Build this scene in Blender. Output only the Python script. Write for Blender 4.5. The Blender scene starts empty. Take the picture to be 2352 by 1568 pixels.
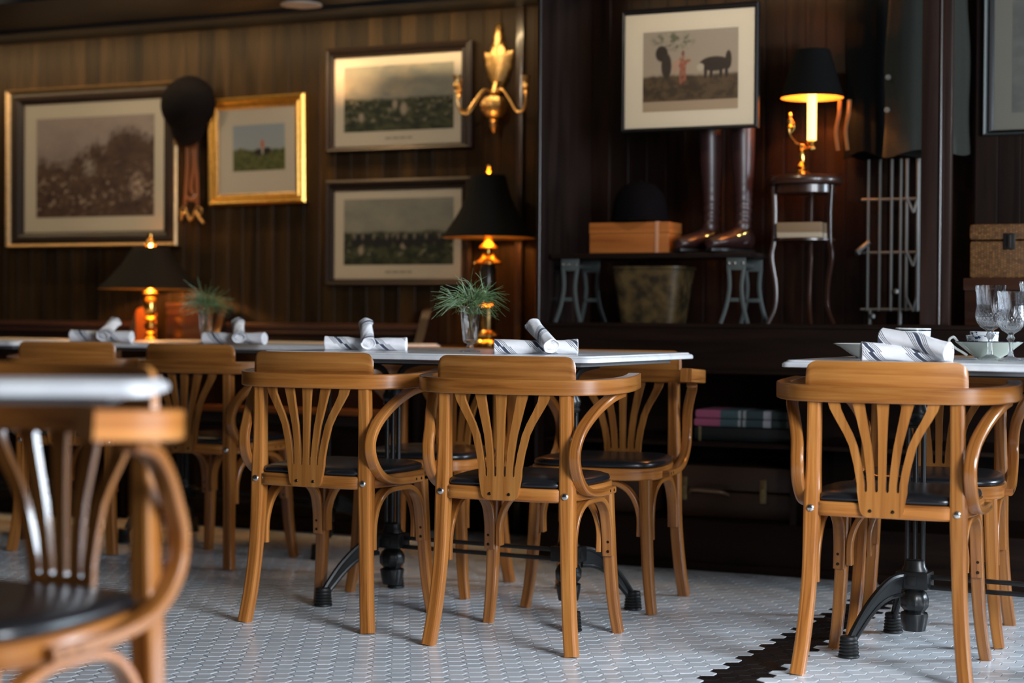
import bpy, bmesh, math, random
import numpy as np
from mathutils import Vector, Matrix, noise
random.seed(7)
PI = math.pi
scn = bpy.context.scene
COL = scn.collection

# ------------------------------------------------------------------ camera
cam_d = bpy.data.cameras.new('camera')
cam = bpy.data.objects.new('camera', cam_d); COL.objects.link(cam); scn.camera = cam
cam_d.sensor_width = 36.0
cam_d.lens = 4001.0 / 2352 * 36
cam_d.clip_start = .05
PT, RL, CH = .0140, .0069, .894
R0 = Vector((1, 0, 0)); U0 = Vector((0, math.sin(PT), math.cos(PT))); F0 = Vector((0, math.cos(PT), -math.sin(PT)))
rgt = R0 * math.cos(RL) + U0 * math.sin(RL); upv = -R0 * math.sin(RL) + U0 * math.cos(RL)
m = Matrix.Identity(4)
for i in range(3):
    m[i][0] = rgt[i]; m[i][1] = upv[i]; m[i][2] = -F0[i]
m[2][3] = CH
cam.matrix_world = m
cam_d.dof.use_dof = True
cam_d.dof.focus_distance = 4.75
cam_d.dof.aperture_fstop = 1.9
cam_d.dof.aperture_blades = 0

# ------------------------------------------------------------------ world, exposure, window light
scn.view_settings.view_transform = 'Standard'
scn.view_settings.look = 'None'
scn.view_settings.gamma = 1
scn.view_settings.use_curve_mapping = False
scn.view_settings.exposure = 1.0
w = bpy.data.worlds.new('world'); scn.world = w; w.use_nodes = True
w.node_tree.nodes['Background'].inputs[0].default_value = (.62, .72, 1, 1)
w.node_tree.nodes['Background'].inputs[1].default_value = .009

def area(name, loc, target, sx, sy, power, col):
    d = bpy.data.lights.new(name, 'AREA'); d.shape = 'RECTANGLE'; d.size = sx; d.size_y = sy
    d.energy = power; d.color = col
    o = bpy.data.objects.new(name, d); COL.objects.link(o)
    o.location = loc
    o.rotation_euler = (Vector(target) - Vector(loc)).to_track_quat('-Z', 'Y').to_euler()
    return o
# daylight from the tall street windows on the right of the room, and an added weak fill behind the camera
area('window_daylight', (2.55, 1.15, 1.65), (0, 4.4, .55), 1.6, 1.6, 150, (.86, .92, 1.0))
area('rear_fill_light', (.9, -1.7, 1.7), (-.4, 4.6, .7), 1.8, 1.2, 10, (.82, .90, 1.0))
area('aisle_window_daylight', (4.3, 5.0, 1.35), (.9, 5.95, 0), .8, 1.1, 95, (.74, .87, 1.0))

# ------------------------------------------------------------------ the wall frame (u along the wall, p into it, z up)
PHI = math.radians(24.35); OX, OY = .4, 6.293
def WP(u, p, z=0.0):
    return Vector((OX + u * math.cos(PHI) + p * math.sin(PHI), OY - u * math.sin(PHI) + p * math.cos(PHI), z))

# ------------------------------------------------------------------ helpers
def setp(o, label=None, cat=None, group=None, kind=None):
    if label: o['label'] = label
    if cat: o['category'] = cat
    if group: o['group'] = group
    if kind: o['kind'] = kind
    return o
def empty(name, loc, rz=0, label=None, cat=None, group=None):
    o = bpy.data.objects.new(name, None); COL.objects.link(o)
    o.empty_display_size = .05
    o.location = loc; o.rotation_euler = (0, 0, rz)
    return setp(o, label, cat, group)
def wempty(name, u, p, z, label, cat, group=None):
    return empty(name, WP(u, p, z), -PHI, label, cat, group)
def copy_tree(o, parent=None):
    c = o.copy(); COL.objects.link(c); c.parent = parent
    if parent is not None: c.matrix_parent_inverse = Matrix.Identity(4)
    for ch in list(o.children): copy_tree(ch, c)
    return c

def cr(pts, n=8, closed=False):
    P = [Vector(p) for p in pts]; out = []
    N = len(P); segs = N if closed else N - 1
    for i in range(segs):
        if closed: a, b, c, d = P[(i-1) % N], P[i], P[(i+1) % N], P[(i+2) % N]
        else: a, b, c, d = P[max(i-1, 0)], P[i], P[i+1], P[min(i+2, N-1)]
        for k in range(n):
            t = k / n
            out.append(.5 * ((2*b) + (-a + c) * t + (2*a - 5*b + 4*c - d) * t*t + (-a + 3*b - 3*c + d) * t**3))
    if not closed: out.append(P[-1].copy())
    return out
def rrect(wd, ht, ch):
    a, b = wd/2, ht/2; c = ch
    return [(a-c, -b), (a-c*.3, -b+c*.3), (a, -b+c), (a, b-c), (a-c*.3, b-c*.3), (a-c, b), (-a+c, b), (-a+c*.3, b-c*.3), (-a, b-c), (-a, -b+c), (-a+c*.3, -b+c*.3), (-a+c, -b)]
def circ(r, n=12):
    return [(r*math.cos(2*PI*i/n), r*math.sin(2*PI*i/n)) for i in range(n)]

class MB:
    def __init__(s): s.v = []; s.f = []; s.uv = []; s.mi = []; s.sm = []
    def face(s, idx, uv=None, mi=0, sm=True):
        s.f.append(tuple(idx)); s.uv.append(uv or [(0, 0)] * len(idx)); s.mi.append(mi); s.sm.append(sm)
    def sweep(s, path, sec, up=(0, 0, 1), scale=None, mi=0, caps=True, closed=False):
        up = Vector(up); n = len(path); k = len(sec); base = len(s.v); L = 0; Ls = []
        for i, p in enumerate(path):
            if closed: t = path[(i+1) % n] - path[i-1]
            else: t = path[min(i+1, n-1)] - path[max(i-1, 0)]
            t.normalize()
            if i: L += (p - path[i-1]).length
            Ls.append(L)
            side = t.cross(up)
            if side.length < 1e-5: side = Vector((1, 0, 0))
            side.normalize(); u2 = side.cross(t)
            sc = scale(i / (n-1)) if scale else 1.0
            if not isinstance(sc, tuple): sc = (sc, sc)
            for a, b in sec: s.v.append(p + side * (a*sc[0]) + u2 * (b*sc[1]))
        per = [0]
        for j in range(k):
            a = sec[j]; b = sec[(j+1) % k]; per.append(per[-1] + math.hypot(a[0]-b[0], a[1]-b[1]))
        for i in range(n if closed else n-1):
            i2 = (i+1) % n
            for j in range(k):
                j2 = (j+1) % k
                l2 = Ls[i2] if i2 else Ls[i] + (path[0]-path[-1]).length
                s.face((base+i*k+j, base+i*k+j2, base+i2*k+j2, base+i2*k+j), [(per[j], Ls[i]), (per[j+1], Ls[i]), (per[j+1], l2), (per[j], l2)], mi)
        if caps and not closed:
            s.face([base+j for j in range(k)][::-1], [sec[j] for j in range(k)][::-1], mi, False)
            s.face([base+(n-1)*k+j for j in range(k)], [sec[j] for j in range(k)], mi, False)
        return s
    def lathe(s, prof, c=(0, 0, 0), n=24, mi=0, rad=None, sq=None, axis=None):
        c = Vector(c); base = len(s.v); k = len(prof); L = 0
        ax = Matrix.Identity(3) if axis is None else Vector((0, 0, 1)).rotation_difference(Vector(axis)).to_matrix()
        for i, (r, z) in enumerate(prof):
            for j in range(n):
                a = 2*PI*j/n; rr = r
                if rad: rr = rad(r, z, a)
                s.v.append(c + ax @ Vector((rr*math.cos(a), rr*math.sin(a)*(sq or 1), z)))
        for i in range(k-1):
            L2 = L + math.hypot(prof[i+1][0]-prof[i][0], prof[i+1][1]-prof[i][1])
            for j in range(n):
                j2 = (j+1) % n
                s.face((base+i*n+j, base+i*n+j2, base+(i+1)*n+j2, base+(i+1)*n+j), [(j/n*.2, L), ((j+1)/n*.2, L), ((j+1)/n*.2, L2), (j/n*.2, L2)], mi)
            L = L2
        if prof[0][0] > 1e-5: s.face([base+j for j in range(n)][::-1], None, mi, False)
        if prof[-1][0] > 1e-5: s.face([base+(k-1)*n+j for j in range(n)], None, mi, False)
        return s
    def box(s, x0, x1, y0, y1, z0, z1, b=.0, mi=0, M=None):
        bm = bmesh.new(); bmesh.ops.create_cube(bm, size=1)
        for v in bm.verts: v.co = Vector(((x0+x1)/2 + v.co.x*(x1-x0), (y0+y1)/2 + v.co.y*(y1-y0), (z0+z1)/2 + v.co.z*(z1-z0)))
        if b > 0: bmesh.ops.bevel(bm, geom=list(bm.edges), offset=b, segments=2, profile=.6, affect='EDGES')
        base = len(s.v); bm.verts.index_update()
        for v in bm.verts: s.v.append(M @ v.co if M else v.co.copy())
        for f in bm.faces:
            nn = f.normal; uv = []
            for v in f.verts:
                c = v.co
                if abs(nn.z) > .7: uv.append((c.y, c.x))
                elif abs(nn.y) > .7: uv.append((c.z, c.x) if (x1-x0) > (z1-z0) else (c.x, c.z))
                else: uv.append((c.z, c.y) if (y1-y0) > (z1-z0) else (c.y, c.z))
            s.face([base+v.index for v in f.verts], uv, mi, False)
        bm.free(); return s
    def prism(s, loops, mi=0, sm=True, cap=True):
        """loops: list of equally long closed point loops stacked to one solid"""
        base = len(s.v); k = len(loops[0])
        for lp in loops:
            for p in lp: s.v.append(Vector(p))
        for i in range(len(loops)-1):
            L = 0
            for j in range(k):
                j2 = (j+1) % k
                dl = (Vector(loops[i][j2]) - Vector(loops[i][j])).length
                h0 = loops[i][j][2]; h1 = loops[i+1][j][2]
                s.face((base+i*k+j, base+i*k+j2, base+(i+1)*k+j2, base+(i+1)*k+j), [(h0, L), (h0, L+dl), (h1, L+dl), (h1, L)], mi, sm)
                L += dl
        if cap:
            s.face([base+j for j in range(k)][::-1], [(loops[0][j][1], loops[0][j][0]) for j in range(k)][::-1], mi, False)
            b2 = base+(len(loops)-1)*k
            s.face([b2+j for j in range(k)], [(loops[-1][j][1], loops[-1][j][0]) for j in range(k)], mi, False)
        return s
    def build(s, name, mats, parent=None, sharp=None, recalc=True):
        me = bpy.data.meshes.new(name)
        me.from_pydata([tuple(v) for v in s.v], [], s.f); 
        uvl = me.uv_layers.new(name='UVMap')
        flat = [c for f in s.uv for uv in f for c in uv]
        uvl.data.foreach_set('uv', flat)
        if not isinstance(mats, (list, tuple)): mats = [mats]
        if sharp is None: sharp = 20 if mats[0] in (CHAIR, CHAIRP) else 40
        for mm in mats: me.materials.append(mm)
        me.polygons.foreach_set('material_index', s.mi)
        me.polygons.foreach_set('use_smooth', s.sm)
        me.update()
        if recalc: bm = bmesh.new(); bm.from_mesh(me); bmesh.ops.recalc_face_normals(bm, faces=bm.faces); bm.to_mesh(me); bm.free()
        if sharp: me.set_sharp_from_angle(angle=math.radians(sharp))
        o = bpy.data.objects.new(name, me); COL.objects.link(o)
        if parent is not None: o.parent = parent
        return o

# ------------------------------------------------------------------ materials
def newmat(name):
    m = bpy.data.materials.new(name); m.use_nodes = True
    nt = m.node_tree; return m, nt, nt.nodes['Principled BSDF']
def lowspec(m, v):
    m.node_tree.nodes['Principled BSDF'].inputs['Specular IOR Level'].default_value = v
    return m
def simple(name, col, rough=.5, metal=0, spec=.5, coat=0, **kw):
    m, nt, b = newmat(name)
    b.inputs['Base Color'].default_value = (*col, 1); b.inputs['Roughness'].default_value = rough
    b.inputs['Metallic'].default_value = metal; b.inputs['Specular IOR Level'].default_value = spec
    b.inputs['Coat Weight'].default_value = coat; b.inputs['Coat Roughness'].default_value = .12
    return m
def N(nt, t, **kw):
    n = nt.nodes.new(t)
    for k, v in kw.items(): setattr(n, k, v)
    return n
def ramp(nt, stops, interp='LINEAR'):
    r = nt.nodes.new('ShaderNodeValToRGB'); r.color_ramp.interpolation = interp
    e = r.color_ramp.elements
    while len(e) < len(stops): e.new(.5)
    for i, (p, c) in enumerate(stops): e[i].position = p; e[i].color = (*c, 1) if len(c) == 3 else c
    return r
def woodmat(name, c1, c2, c3, rough=.28, coat=.5, su=55, sv=2.2, vary=.25, bump=.02):
    """grain runs along V of the UV map"""
    m, nt, b = newmat(name); L = nt.links
    tc = N(nt, 'ShaderNodeTexCoord'); mp = N(nt, 'ShaderNodeMapping'); mp.inputs['Scale'].default_value = (su, sv, 1)
    oi = N(nt, 'ShaderNodeObjectInfo'); ml = N(nt, 'ShaderNodeVectorMath', operation='SCALE'); ml.inputs['Scale'].default_value = 37.0
    cb = N(nt, 'ShaderNodeCombineXYZ'); L.new(oi.outputs['Random'], cb.inputs[0]); L.new(oi.outputs['Random'], cb.inputs[1]); L.new(cb.outputs[0], ml.inputs[0])
    ad = N(nt, 'ShaderNodeVectorMath', operation='ADD'); L.new(tc.outputs['UV'], mp.inputs[0]); L.new(mp.outputs[0], ad.inputs[0]); L.new(ml.outputs[0], ad.inputs[1])
    n1 = N(nt, 'ShaderNodeTexNoise'); n1.inputs['Scale'].default_value = 1; n1.inputs['Detail'].default_value = 6; n1.inputs['Roughness'].default_value = .62; n1.inputs['Distortion'].default_value = .6
    L.new(ad.outputs[0], n1.inputs['Vector'])
    r = ramp(nt, [(.31, c1), (.47, c2), (.72, c3)]); L.new(n1.outputs[0], r.inputs[0])
    hs = N(nt, 'ShaderNodeHueSaturation'); mr = N(nt, 'ShaderNodeMapRange'); mr.inputs['To Min'].default_value = 1-vary; mr.inputs['To Max'].default_value = 1+vary*.6
    L.new(oi.outputs['Random'], mr.inputs[0]); L.new(mr.outputs[0], hs.inputs['Value']); L.new(r.outputs[0], hs.inputs['Color']); L.new(hs.outputs[0], b.inputs['Base Color'])
    b.inputs['Roughness'].default_value = rough; b.inputs['Coat Weight'].default_value = coat; b.inputs['Coat Roughness'].default_value = .15
    bp = N(nt, 'ShaderNodeBump'); bp.inputs['Strength'].default_value = bump*5; bp.inputs['Distance'].default_value = .001
    L.new(n1.outputs[0], bp.inputs['Height']); L.new(bp.outputs[0], b.inputs['Normal'])
    return m
CHAIR = woodmat('honey_wood', (.18, .055, .009), (.36, .125, .023), (.50, .21, .050), rough=.3, coat=.45)
CHAIRP = woodmat('honey_wood_panel', (.20, .065, .011), (.35, .128, .025), (.49, .21, .052), rough=.32, coat=.4, su=38, sv=1.3)
DARKW = woodmat('dark_panelling', (.006, .003, .002), (.013, .0065, .004), (.026, .013, .008), rough=.42, coat=.0, su=14, sv=1.2, vary=.3)
DARKW2 = woodmat('dark_joinery', (.006, .003, .002), (.012, .006, .004), (.020, .010, .006), rough=.42, coat=.0, su=20, sv=1.2, vary=.15)
REDW = woodmat('mahogany', (.016, .006, .004), (.034, .012, .006), (.06, .022, .011), rough=.3, coat=.4, su=25, sv=1.5, vary=.2)
POSTW = woodmat('post_wood', (.012, .005, .003), (.024, .010, .006), (.04, .017, .010), rough=.35, coat=.3, su=25, sv=1.5, vary=.1)
BEAD = woodmat('partition_wood', (.008, .0045, .004), (.015, .009, .008), (.024, .014, .012), rough=.32, coat=.35, su=20, sv=1.2, vary=.1)
ORW = woodmat('orange_box_wood', (.22, .060, .012), (.33, .10, .018), (.42, .14, .03), rough=.4, coat=.2, su=25, sv=1.5, vary=.05)
PEWW = woodmat('bench_end_wood', (.18, .050, .009), (.28, .08, .014), (.36, .11, .025), rough=.4, coat=.2, su=25, sv=1.5, vary=.05)
lowspec(DARKW2, .18); lowspec(DARKW, .18); lowspec(BEAD, .35)
VINYL = simple('black_vinyl', (.008, .009, .011), .28, spec=.6)
STEEL = simple('brushed_nut', (.75, .73, .70), .22, 1)
SCREW = simple('dark_screw', (.06, .045, .03), .4, 1)
IRON = simple('cast_iron', (.007, .008, .0085), .36, spec=.5, coat=.1)
RUBBER = simple('black_rubber', (.008, .009, .009), .5)
CREAMM = None
def marble():
    m, nt, b = newmat('white_marble'); L = nt.links
    tc = N(nt, 'ShaderNodeTexCoord'); n = N(nt, 'ShaderNodeTexNoise'); n.inputs['Scale'].default_value = 3.5; n.inputs['Detail'].default_value = 8; n.inputs['Distortion'].default_value = 2.2
    L.new(tc.outputs['Object'], n.inputs['Vector']); r = ramp(nt, [(.40, (.74, .76, .78)), (.50, (.68, .70, .73)), (.56, (.76, .78, .80))]); L.new(n.outputs[0], r.inputs[0]); L.new(r.outputs[0], b.inputs['Base Color'])
    b.inputs['Roughness'].default_value = .22; return m
MARBLE = marble()
SUBTOP = simple('grey_underlay', (.22, .23, .24), .6)
def brassmat(name, c, rough):
    m, nt, b = newmat(name); L = nt.links
    n = N(nt, 'ShaderNodeTexNoise'); n.inputs['Scale'].default_value = 60; tc = N(nt, 'ShaderNodeTexCoord'); L.new(tc.outputs['Object'], n.inputs['Vector'])
    r = ramp(nt, [(.3, tuple(x*.75 for x in c)), (.7, c)]); L.new(n.outputs[0], r.inputs[0]); L.new(r.outputs[0], b.inputs['Base Color'])
    b.inputs['Metallic'].default_value = 1; b.inputs['Roughness'].default_value = rough; return m
BRASS = brassmat('polished_brass', (.85, .52, .14), .2)
AGED = brassmat('aged_gilt', (.55, .34, .13), .38)
GILT = brassmat('gilt_frame', (.72, .42, .10), .34)
GILT2 = brassmat('worn_gilt_edge', (.55, .36, .18), .42)
FRAMEB = simple('dark_brown_frame', (.012, .007, .005), .42, spec=.3)
FRAMEK = simple('black_frame', (.007, .006, .006), .4, spec=.3)
def fabric(name, c, rough=.85, sc=500, sheen=.0):
    m, nt, b = newmat(name); L = nt.links
    tc = N(nt, 'ShaderNodeTexCoord'); n = N(nt, 'ShaderNodeTexNoise'); n.inputs['Scale'].default_value = sc
    L.new(tc.outputs['Object'], n.inputs['Vector']); r = ramp(nt, [(.3, tuple(x*.75 for x in c)), (.7, tuple(min(1, x*1.15) for x in c))]); L.new(n.outputs[0], r.inputs[0]); L.new(r.outputs[0], b.inputs['Base Color'])
    b.inputs['Roughness'].default_value = rough; b.inputs['Specular IOR Level'].default_value = .05; return m
VELVET = fabric('black_velvet', (.0028, .0022, .0028)); COATK = fabric('dark_coat_cloth', (.004, .0045, .005)); COATG = fabric('grey_green_tweed', (.050, .055, .049))
LEATHER = simple('oxblood_leather', (.026, .008, .007), .42, coat=.1); STRAP = simple('brown_leather_strap', (.10, .036, .014), .4)
CASEL = simple('worn_case_leather', (.048, .024, .013), .45); CUSH = simple('dark_bench_leather', (.012, .008, .007), .4)
PAPER = simple('cream_mat_board', (.72, .65, .52), .7); PAPERW = simple('pale_mat_board', (.64, .575, .47), .7)
CHINA = simple('white_china', (.74, .76, .72), .12, coat=.3); NAVY = simple('navy_glaze', (.008, .012, .035), .15); 
GREYM = simple('grey_painted_iron', (.075, .088, .085), .45, .2); RODM = simple('old_grey_steel', (.13, .13, .125), .45, .6)
SHADEK = simple('black_card_shade', (.0022, .0024, .0028), .8, spec=.1)
SHADEG = simple('gold_foil_lining', (.75, .45, .12), .35, .7)
TILE = None

# ---- print painter: colour attribute meshes hold the pictures' own colours
def vcmat(name, rough=.6):
    m, nt, b = newmat(name); a = N(nt, 'ShaderNodeVertexColor'); a.layer_name = 'Col'; nt.links.new(a.outputs[0], b.inputs['Base Color']); b.inputs['Roughness'].default_value = rough; return m
PRINT = vcmat('print_paper')
def glassm():
    m, nt, b = newmat('picture_glass'); L = nt.links; nt.nodes.remove(b)
    t = N(nt, 'ShaderNodeBsdfTransparent'); g = N(nt, 'ShaderNodeBsdfGlossy'); g.inputs['Roughness'].default_value = .03; f = N(nt, 'ShaderNodeFresnel'); f.inputs[0].default_value = 1.45
    mx = N(nt, 'ShaderNodeMixShader'); L.new(f.outputs[0], mx.inputs[0]); L.new(t.outputs[0], mx.inputs[1]); L.new(g.outputs[0], mx.inputs[2]); L.new(mx.outputs[0], nt.nodes['Material Output'].inputs[0]); return m
PGLASS = glassm()
def realglass(name, tint=(1, 1, 1)):
    m, nt, b = newmat(name); b.inputs['Base Color'].default_value = (*tint, 1); b.inputs['Transmission Weight'].default_value = 1; b.inputs['Roughness'].default_value = .02; b.inputs['IOR'].default_value = 1.5
    t = N(nt, 'ShaderNodeBsdfTransparent'); mx = N(nt, 'ShaderNodeMixShader'); mx.inputs[0].default_value = .62
    nt.links.new(t.outputs[0], mx.inputs[1]); nt.links.new(b.outputs[0], mx.inputs[2]); nt.links.new(mx.outputs[0], nt.nodes['Material Output'].inputs[0]); return m
CRYSTAL = realglass('cut_crystal', (.95, .98, 1)); VGLASS = realglass('pressed_glass', (.93, .97, .96))
WATER = realglass('water'); WATER.node_tree.nodes['Principled BSDF'].inputs['IOR'].default_value = 1.33
def emis(name, c, s):
    m, nt, b = newmat(name); b.inputs['Base Color'].default_value = (*c, 1); b.inputs['Emission Color'].default_value = (*c, 1); b.inputs['Emission Strength'].default_value = s; return m

# ------------------------------------------------------------------ FLOOR: hexagonal mosaic
A = .0557; ANG = math.radians(3.58)
def floor():
    tm, nt, b = newmat('hex_tile'); L = nt.links
    vc = N(nt, 'ShaderNodeVertexColor'); vc.layer_name = 'Col'; L.new(vc.outputs[0], b.inputs['Base Color']); b.inputs['Roughness'].default_value = .24; b.inputs['Coat Weight'].default_value = .2
    n = N(nt, 'ShaderNodeTexNoise'); n.inputs['Scale'].default_value = 9; tc = N(nt, 'ShaderNodeTexCoord'); L.new(tc.outputs['Object'], n.inputs['Vector'])
    mr = N(nt, 'ShaderNodeMapRange'); mr.inputs['To Min'].default_value = .18; mr.inputs['To Max'].default_value = .42; L.new(n.outputs[0], mr.inputs[0]); L.new(mr.outputs[0], b.inputs['Roughness'])
    gm = simple('dark_grout', (.005, .005, .006), .9, spec=.1)
    v1 = (A*math.cos(ANG-PI/6), A*math.sin(ANG-PI/6)); v2 = (A*math.cos(ANG+PI/6), A*math.sin(ANG+PI/6))
    V = []; F = []; C = []; Rr = (A-.0030)/math.sqrt(3)
    bd = math.radians(63.58); bx, by = .602, 4.40
    rnd = random.Random(3)
    un = [(math.cos(ANG+k*PI/3), math.sin(ANG+k*PI/3)) for k in range(6)]
    for i in range(-160, 200):
        for j in range(-160, 200):
            x = i*v1[0]+j*v2[0]; y = 2.2+i*v1[1]+j*v2[1]
            if not (-3.6 < x < 3.6 and 1.9 < y < 8.2) or abs(x) > .36*y+.45: continue
            dp = -(x-bx)*math.sin(bd)+(y-by)*math.cos(bd)
            black = abs(dp) < .069
            s = len(V); tx, ty = rnd.gauss(0, .006), rnd.gauss(0, .006); dz = rnd.uniform(-.0002, .0001)
            for r, z in ((Rr-.0009, 0), (Rr-.0002, -.0006), (Rr, -.0035)):
                for ux, uy in un: V.append((x+ux*r, y+uy*r, z+dz+(ux*tx+uy*ty)*r*.8))
            F.append((s, s+1, s+2, s+3, s+4, s+5))
            for q in (0, 6):
                for k in range(6): k2 = (k+1) % 6; F.append((s+q+k, s+q+6+k, s+q+6+k2, s+q+k2))
            g = rnd.gauss(0, .035)
            c = (.010, .010, .011) if black else (.66+g, .715+g, .76+g)
            C += [c]*13
    s = len(V); gv = [(-5, 0, -.0028), (5, 0, -.0028), (5, 9.2, -.0028), (-5, 9.2, -.0028)]
    V += gv; F.append((s, s+1, s+2, s+3)); C.append((.006, .006, .007))
    me = bpy.data.meshes.new('floor'); me.from_pydata(V, [], F)
    me.materials.append(tm); me.materials.append(gm)
    mi = [0]*len(F); mi[-1] = 1; me.polygons.foreach_set('material_index', mi)
    ca = me.color_attributes.new('Col', 'FLOAT_COLOR', 'CORNER')
    arr = np.ones((len(me.loops), 4), dtype=np.float32); k = 0
    for f, c in zip(F, C):
        for _ in f: arr[k, :3] = c; k += 1
    ca.data.foreach_set('color', arr.ravel())
    me.update()
    o = bpy.data.objects.new('floor', me); COL.objects.link(o); o['kind'] = 'structure'
floor()

# ------------------------------------------------------------------ ROOM SHELL
def wallbox(mb, u0, u1, p0, p1, z0, z1, b=.003, mi=0): mb.box(u0, u1, p0, p1, z0, z1, b, mi)
def struct(name, mb, mats, sharp=None):
    o = mb.build(name, mats, None, sharp); o.location = WP(0, 0, 0); o.rotation_euler = (0, 0, -PHI); o['kind'] = 'structure'; return o
def boards(u0, u1, p, z0, z1, wdt=.078, seed=1):
    mb = MB(); rnd = random.Random(seed); u = u0; k = 0
    while u < u1 - 1e-6:
        e = min(u+wdt, u1); g = .003; d = .0025; off = rnd.uniform(0, 40)
        prof = [(u, d), (u+g, 0), (e-g, 0), (e, d)]
        base = len(mb.v)
        for x, y in prof:
            mb.v.append(Vector((x, p+y, z0))); mb.v.append(Vector((x, p+y, z1)))
        for i in range(3):
            a = base+2*i
            mb.face((a, a+2, a+3, a+1), [(prof[i][0]+off, z0), (prof[i+1][0]+off, z0), (prof[i+1][0]+off, z1), (prof[i][0]+off, z1)], 0, False)
        u = e; k += 1
    wallbox(mb, u0, u1, p+.0045, p+.06, z0, z1, 0)
    return mb
def boardmat(name, cs, rough):
    m = woodmat(name, *cs, rough=rough, coat=.0, su=16, sv=1.3, vary=.0)
    nt = m.node_tree; L = nt.links; nt.nodes['Principled BSDF'].inputs['Specular IOR Level'].default_value = .10
    # tone of each board: random per board from the U coordinate
    b = nt.nodes['Principled BSDF']; hs = [n for n in nt.nodes if n.bl_idname == 'ShaderNodeHueSaturation'][0]
    tc = N(nt, 'ShaderNodeTexCoord'); sp = N(nt, 'ShaderNodeSeparateXYZ'); L.new(tc.outputs['Object'], sp.inputs[0])
    dv = N(nt, 'ShaderNodeMath', operation='DIVIDE'); dv.inputs[1].default_value = .078; L.new(sp.outputs[0], dv.inputs[0]); fl = N(nt, 'ShaderNodeMath', operation='FLOOR'); L.new(dv.outputs[0], fl.inputs[0])
    wn = N(nt, 'ShaderNodeTexWhiteNoise', noise_dimensions='1D'); L.new(fl.outputs[0], wn.inputs['W'])
    mr = N(nt, 'ShaderNodeMapRange'); mr.inputs['To Min'].default_value = .6; mr.inputs['To Max'].default_value = 1.5; L.new(wn.outputs[0], mr.inputs[0])
    for l in list(hs.inputs['Value'].links): L.remove(l)
    L.new(mr.outputs[0], hs.inputs['Value'])
    return m
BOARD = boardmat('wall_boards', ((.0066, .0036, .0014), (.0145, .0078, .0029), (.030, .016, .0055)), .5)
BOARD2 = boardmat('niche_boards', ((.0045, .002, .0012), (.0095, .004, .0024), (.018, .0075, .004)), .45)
struct('wall_left', boards(-5.38, -.345, .62, 0, 2.3), BOARD, 0)
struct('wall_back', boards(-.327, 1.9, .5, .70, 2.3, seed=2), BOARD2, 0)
mb = boards(1.19, 3.2, .30, .875, 2.3, seed=4); struct('wall_right', mb, DARKW2, 0)
# post between the two bays; its inner face is the side of the display bay
mb = MB(); wallbox(mb, -.345, -.327, 0, .68, 0, 2.3, .003); mb.sweep([Vector((-.332, .0, .88)), Vector((-.332, .0, 2.3))], circ(.0065, 10), up=(0, 1, 0)); wallbox(mb, -.702, -.668, .598, .64, .0, 2.3, .008); struct('trim_1', mb, BEAD)
mb = MB(); wallbox(mb, 1.063, 1.130, 0, .06, .875, 2.3, .004); mb.sweep([Vector((1.126, .0, .88)), Vector((1.126, .0, 2.3))], circ(.006, 10), up=(0, 1, 0)); wallbox(mb, 1.130, 1.16, .015, .05, .875, 2.3, .003); struct('trim_2', mb, POSTW)
# soffit over the wall, ceiling beyond it
mb = MB(); wallbox(mb, -6, 3.4, -.25, .7, 2.16, 2.45, .004); wallbox(mb, -6, 3.4, .29, .32, 2.145, 2.161, .004); struct('trim_3', mb, simple('dark_soffit', (.013, .013, .0135), .5, spec=.3))
mb = MB(); mb.box(-5.2, 5.2, -2.5, 9.2, 2.45, 2.5); o = mb.build('ceiling', simple('ceiling_plaster', (.10, .085, .07), .8)); o['kind'] = 'structure'
# display counter: plinth, worktop block, dividers, lower shelf (built in)
mb = MB()
wallbox(mb, -.335, 3.2, 0, .62, .70, .876, .006)
wallbox(mb, -.335, 3.2, -.012, .02, .862, .876, .003)
wallbox(mb, -.335, 3.2, -.012, .02, .70, .714, .003)
wallbox(mb, -.335, 3.2, .0, .62, 0, .178, .004)
wallbox(mb, -.335, 3.2, -.012, .01, 0, .03, .003)
wallbox(mb, -.335, 3.2, .52, .62, .178, .70, 0)
for u in (-.323, .635, 1.9): wallbox(mb, u-.012, u+.012, 0, .55, .178, .70, .002)
wallbox(mb, -.335, 3.2, .02, .55, .440, .455, .002)
struct('trim_4', mb, DARKW2)
# rest of the room, out of frame: plain walls that close it
mb = MB(); mb.box(-5.2, -5.1, -2.5, 9.2, 0, 2.45); o = mb.build('wall_far_left', DARKW2); o['kind'] = 'structure'

# unseen block added out of frame to shade the right table's right end
mb = MB(); mb.box(1.86, 2.12, 2.95, 3.20, 0, 2.45, .01); o = mb.build('light_blocker', DARKW2); o['kind'] = 'structure'
# unseen spots added above the view to brighten the framed prints
for u, tu, tz, pw in ((-3.0, -2.9, 1.50, 17.0), (-1.75, -1.95, 1.60, 9.0), (-1.0, -1.25, 1.56, 14.0), (.35, .22, 1.72, 11.0)):
    d = bpy.data.lights.new('print_fill_spot', 'SPOT'); d.energy = pw; d.color = (1, .80, .56); d.spot_size = math.radians(66); d.spot_blend = .8; d.shadow_soft_size = .05
    o = bpy.data.objects.new('print_fill_spot', d); COL.objects.link(o); o.location = WP(u, -1.0, 2.30); o.rotation_euler = (WP(tu, .6 if u < 0 else .1, tz)-WP(u, -1.0, 2.30)).to_track_quat('-Z', 'Y').to_euler()
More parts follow.
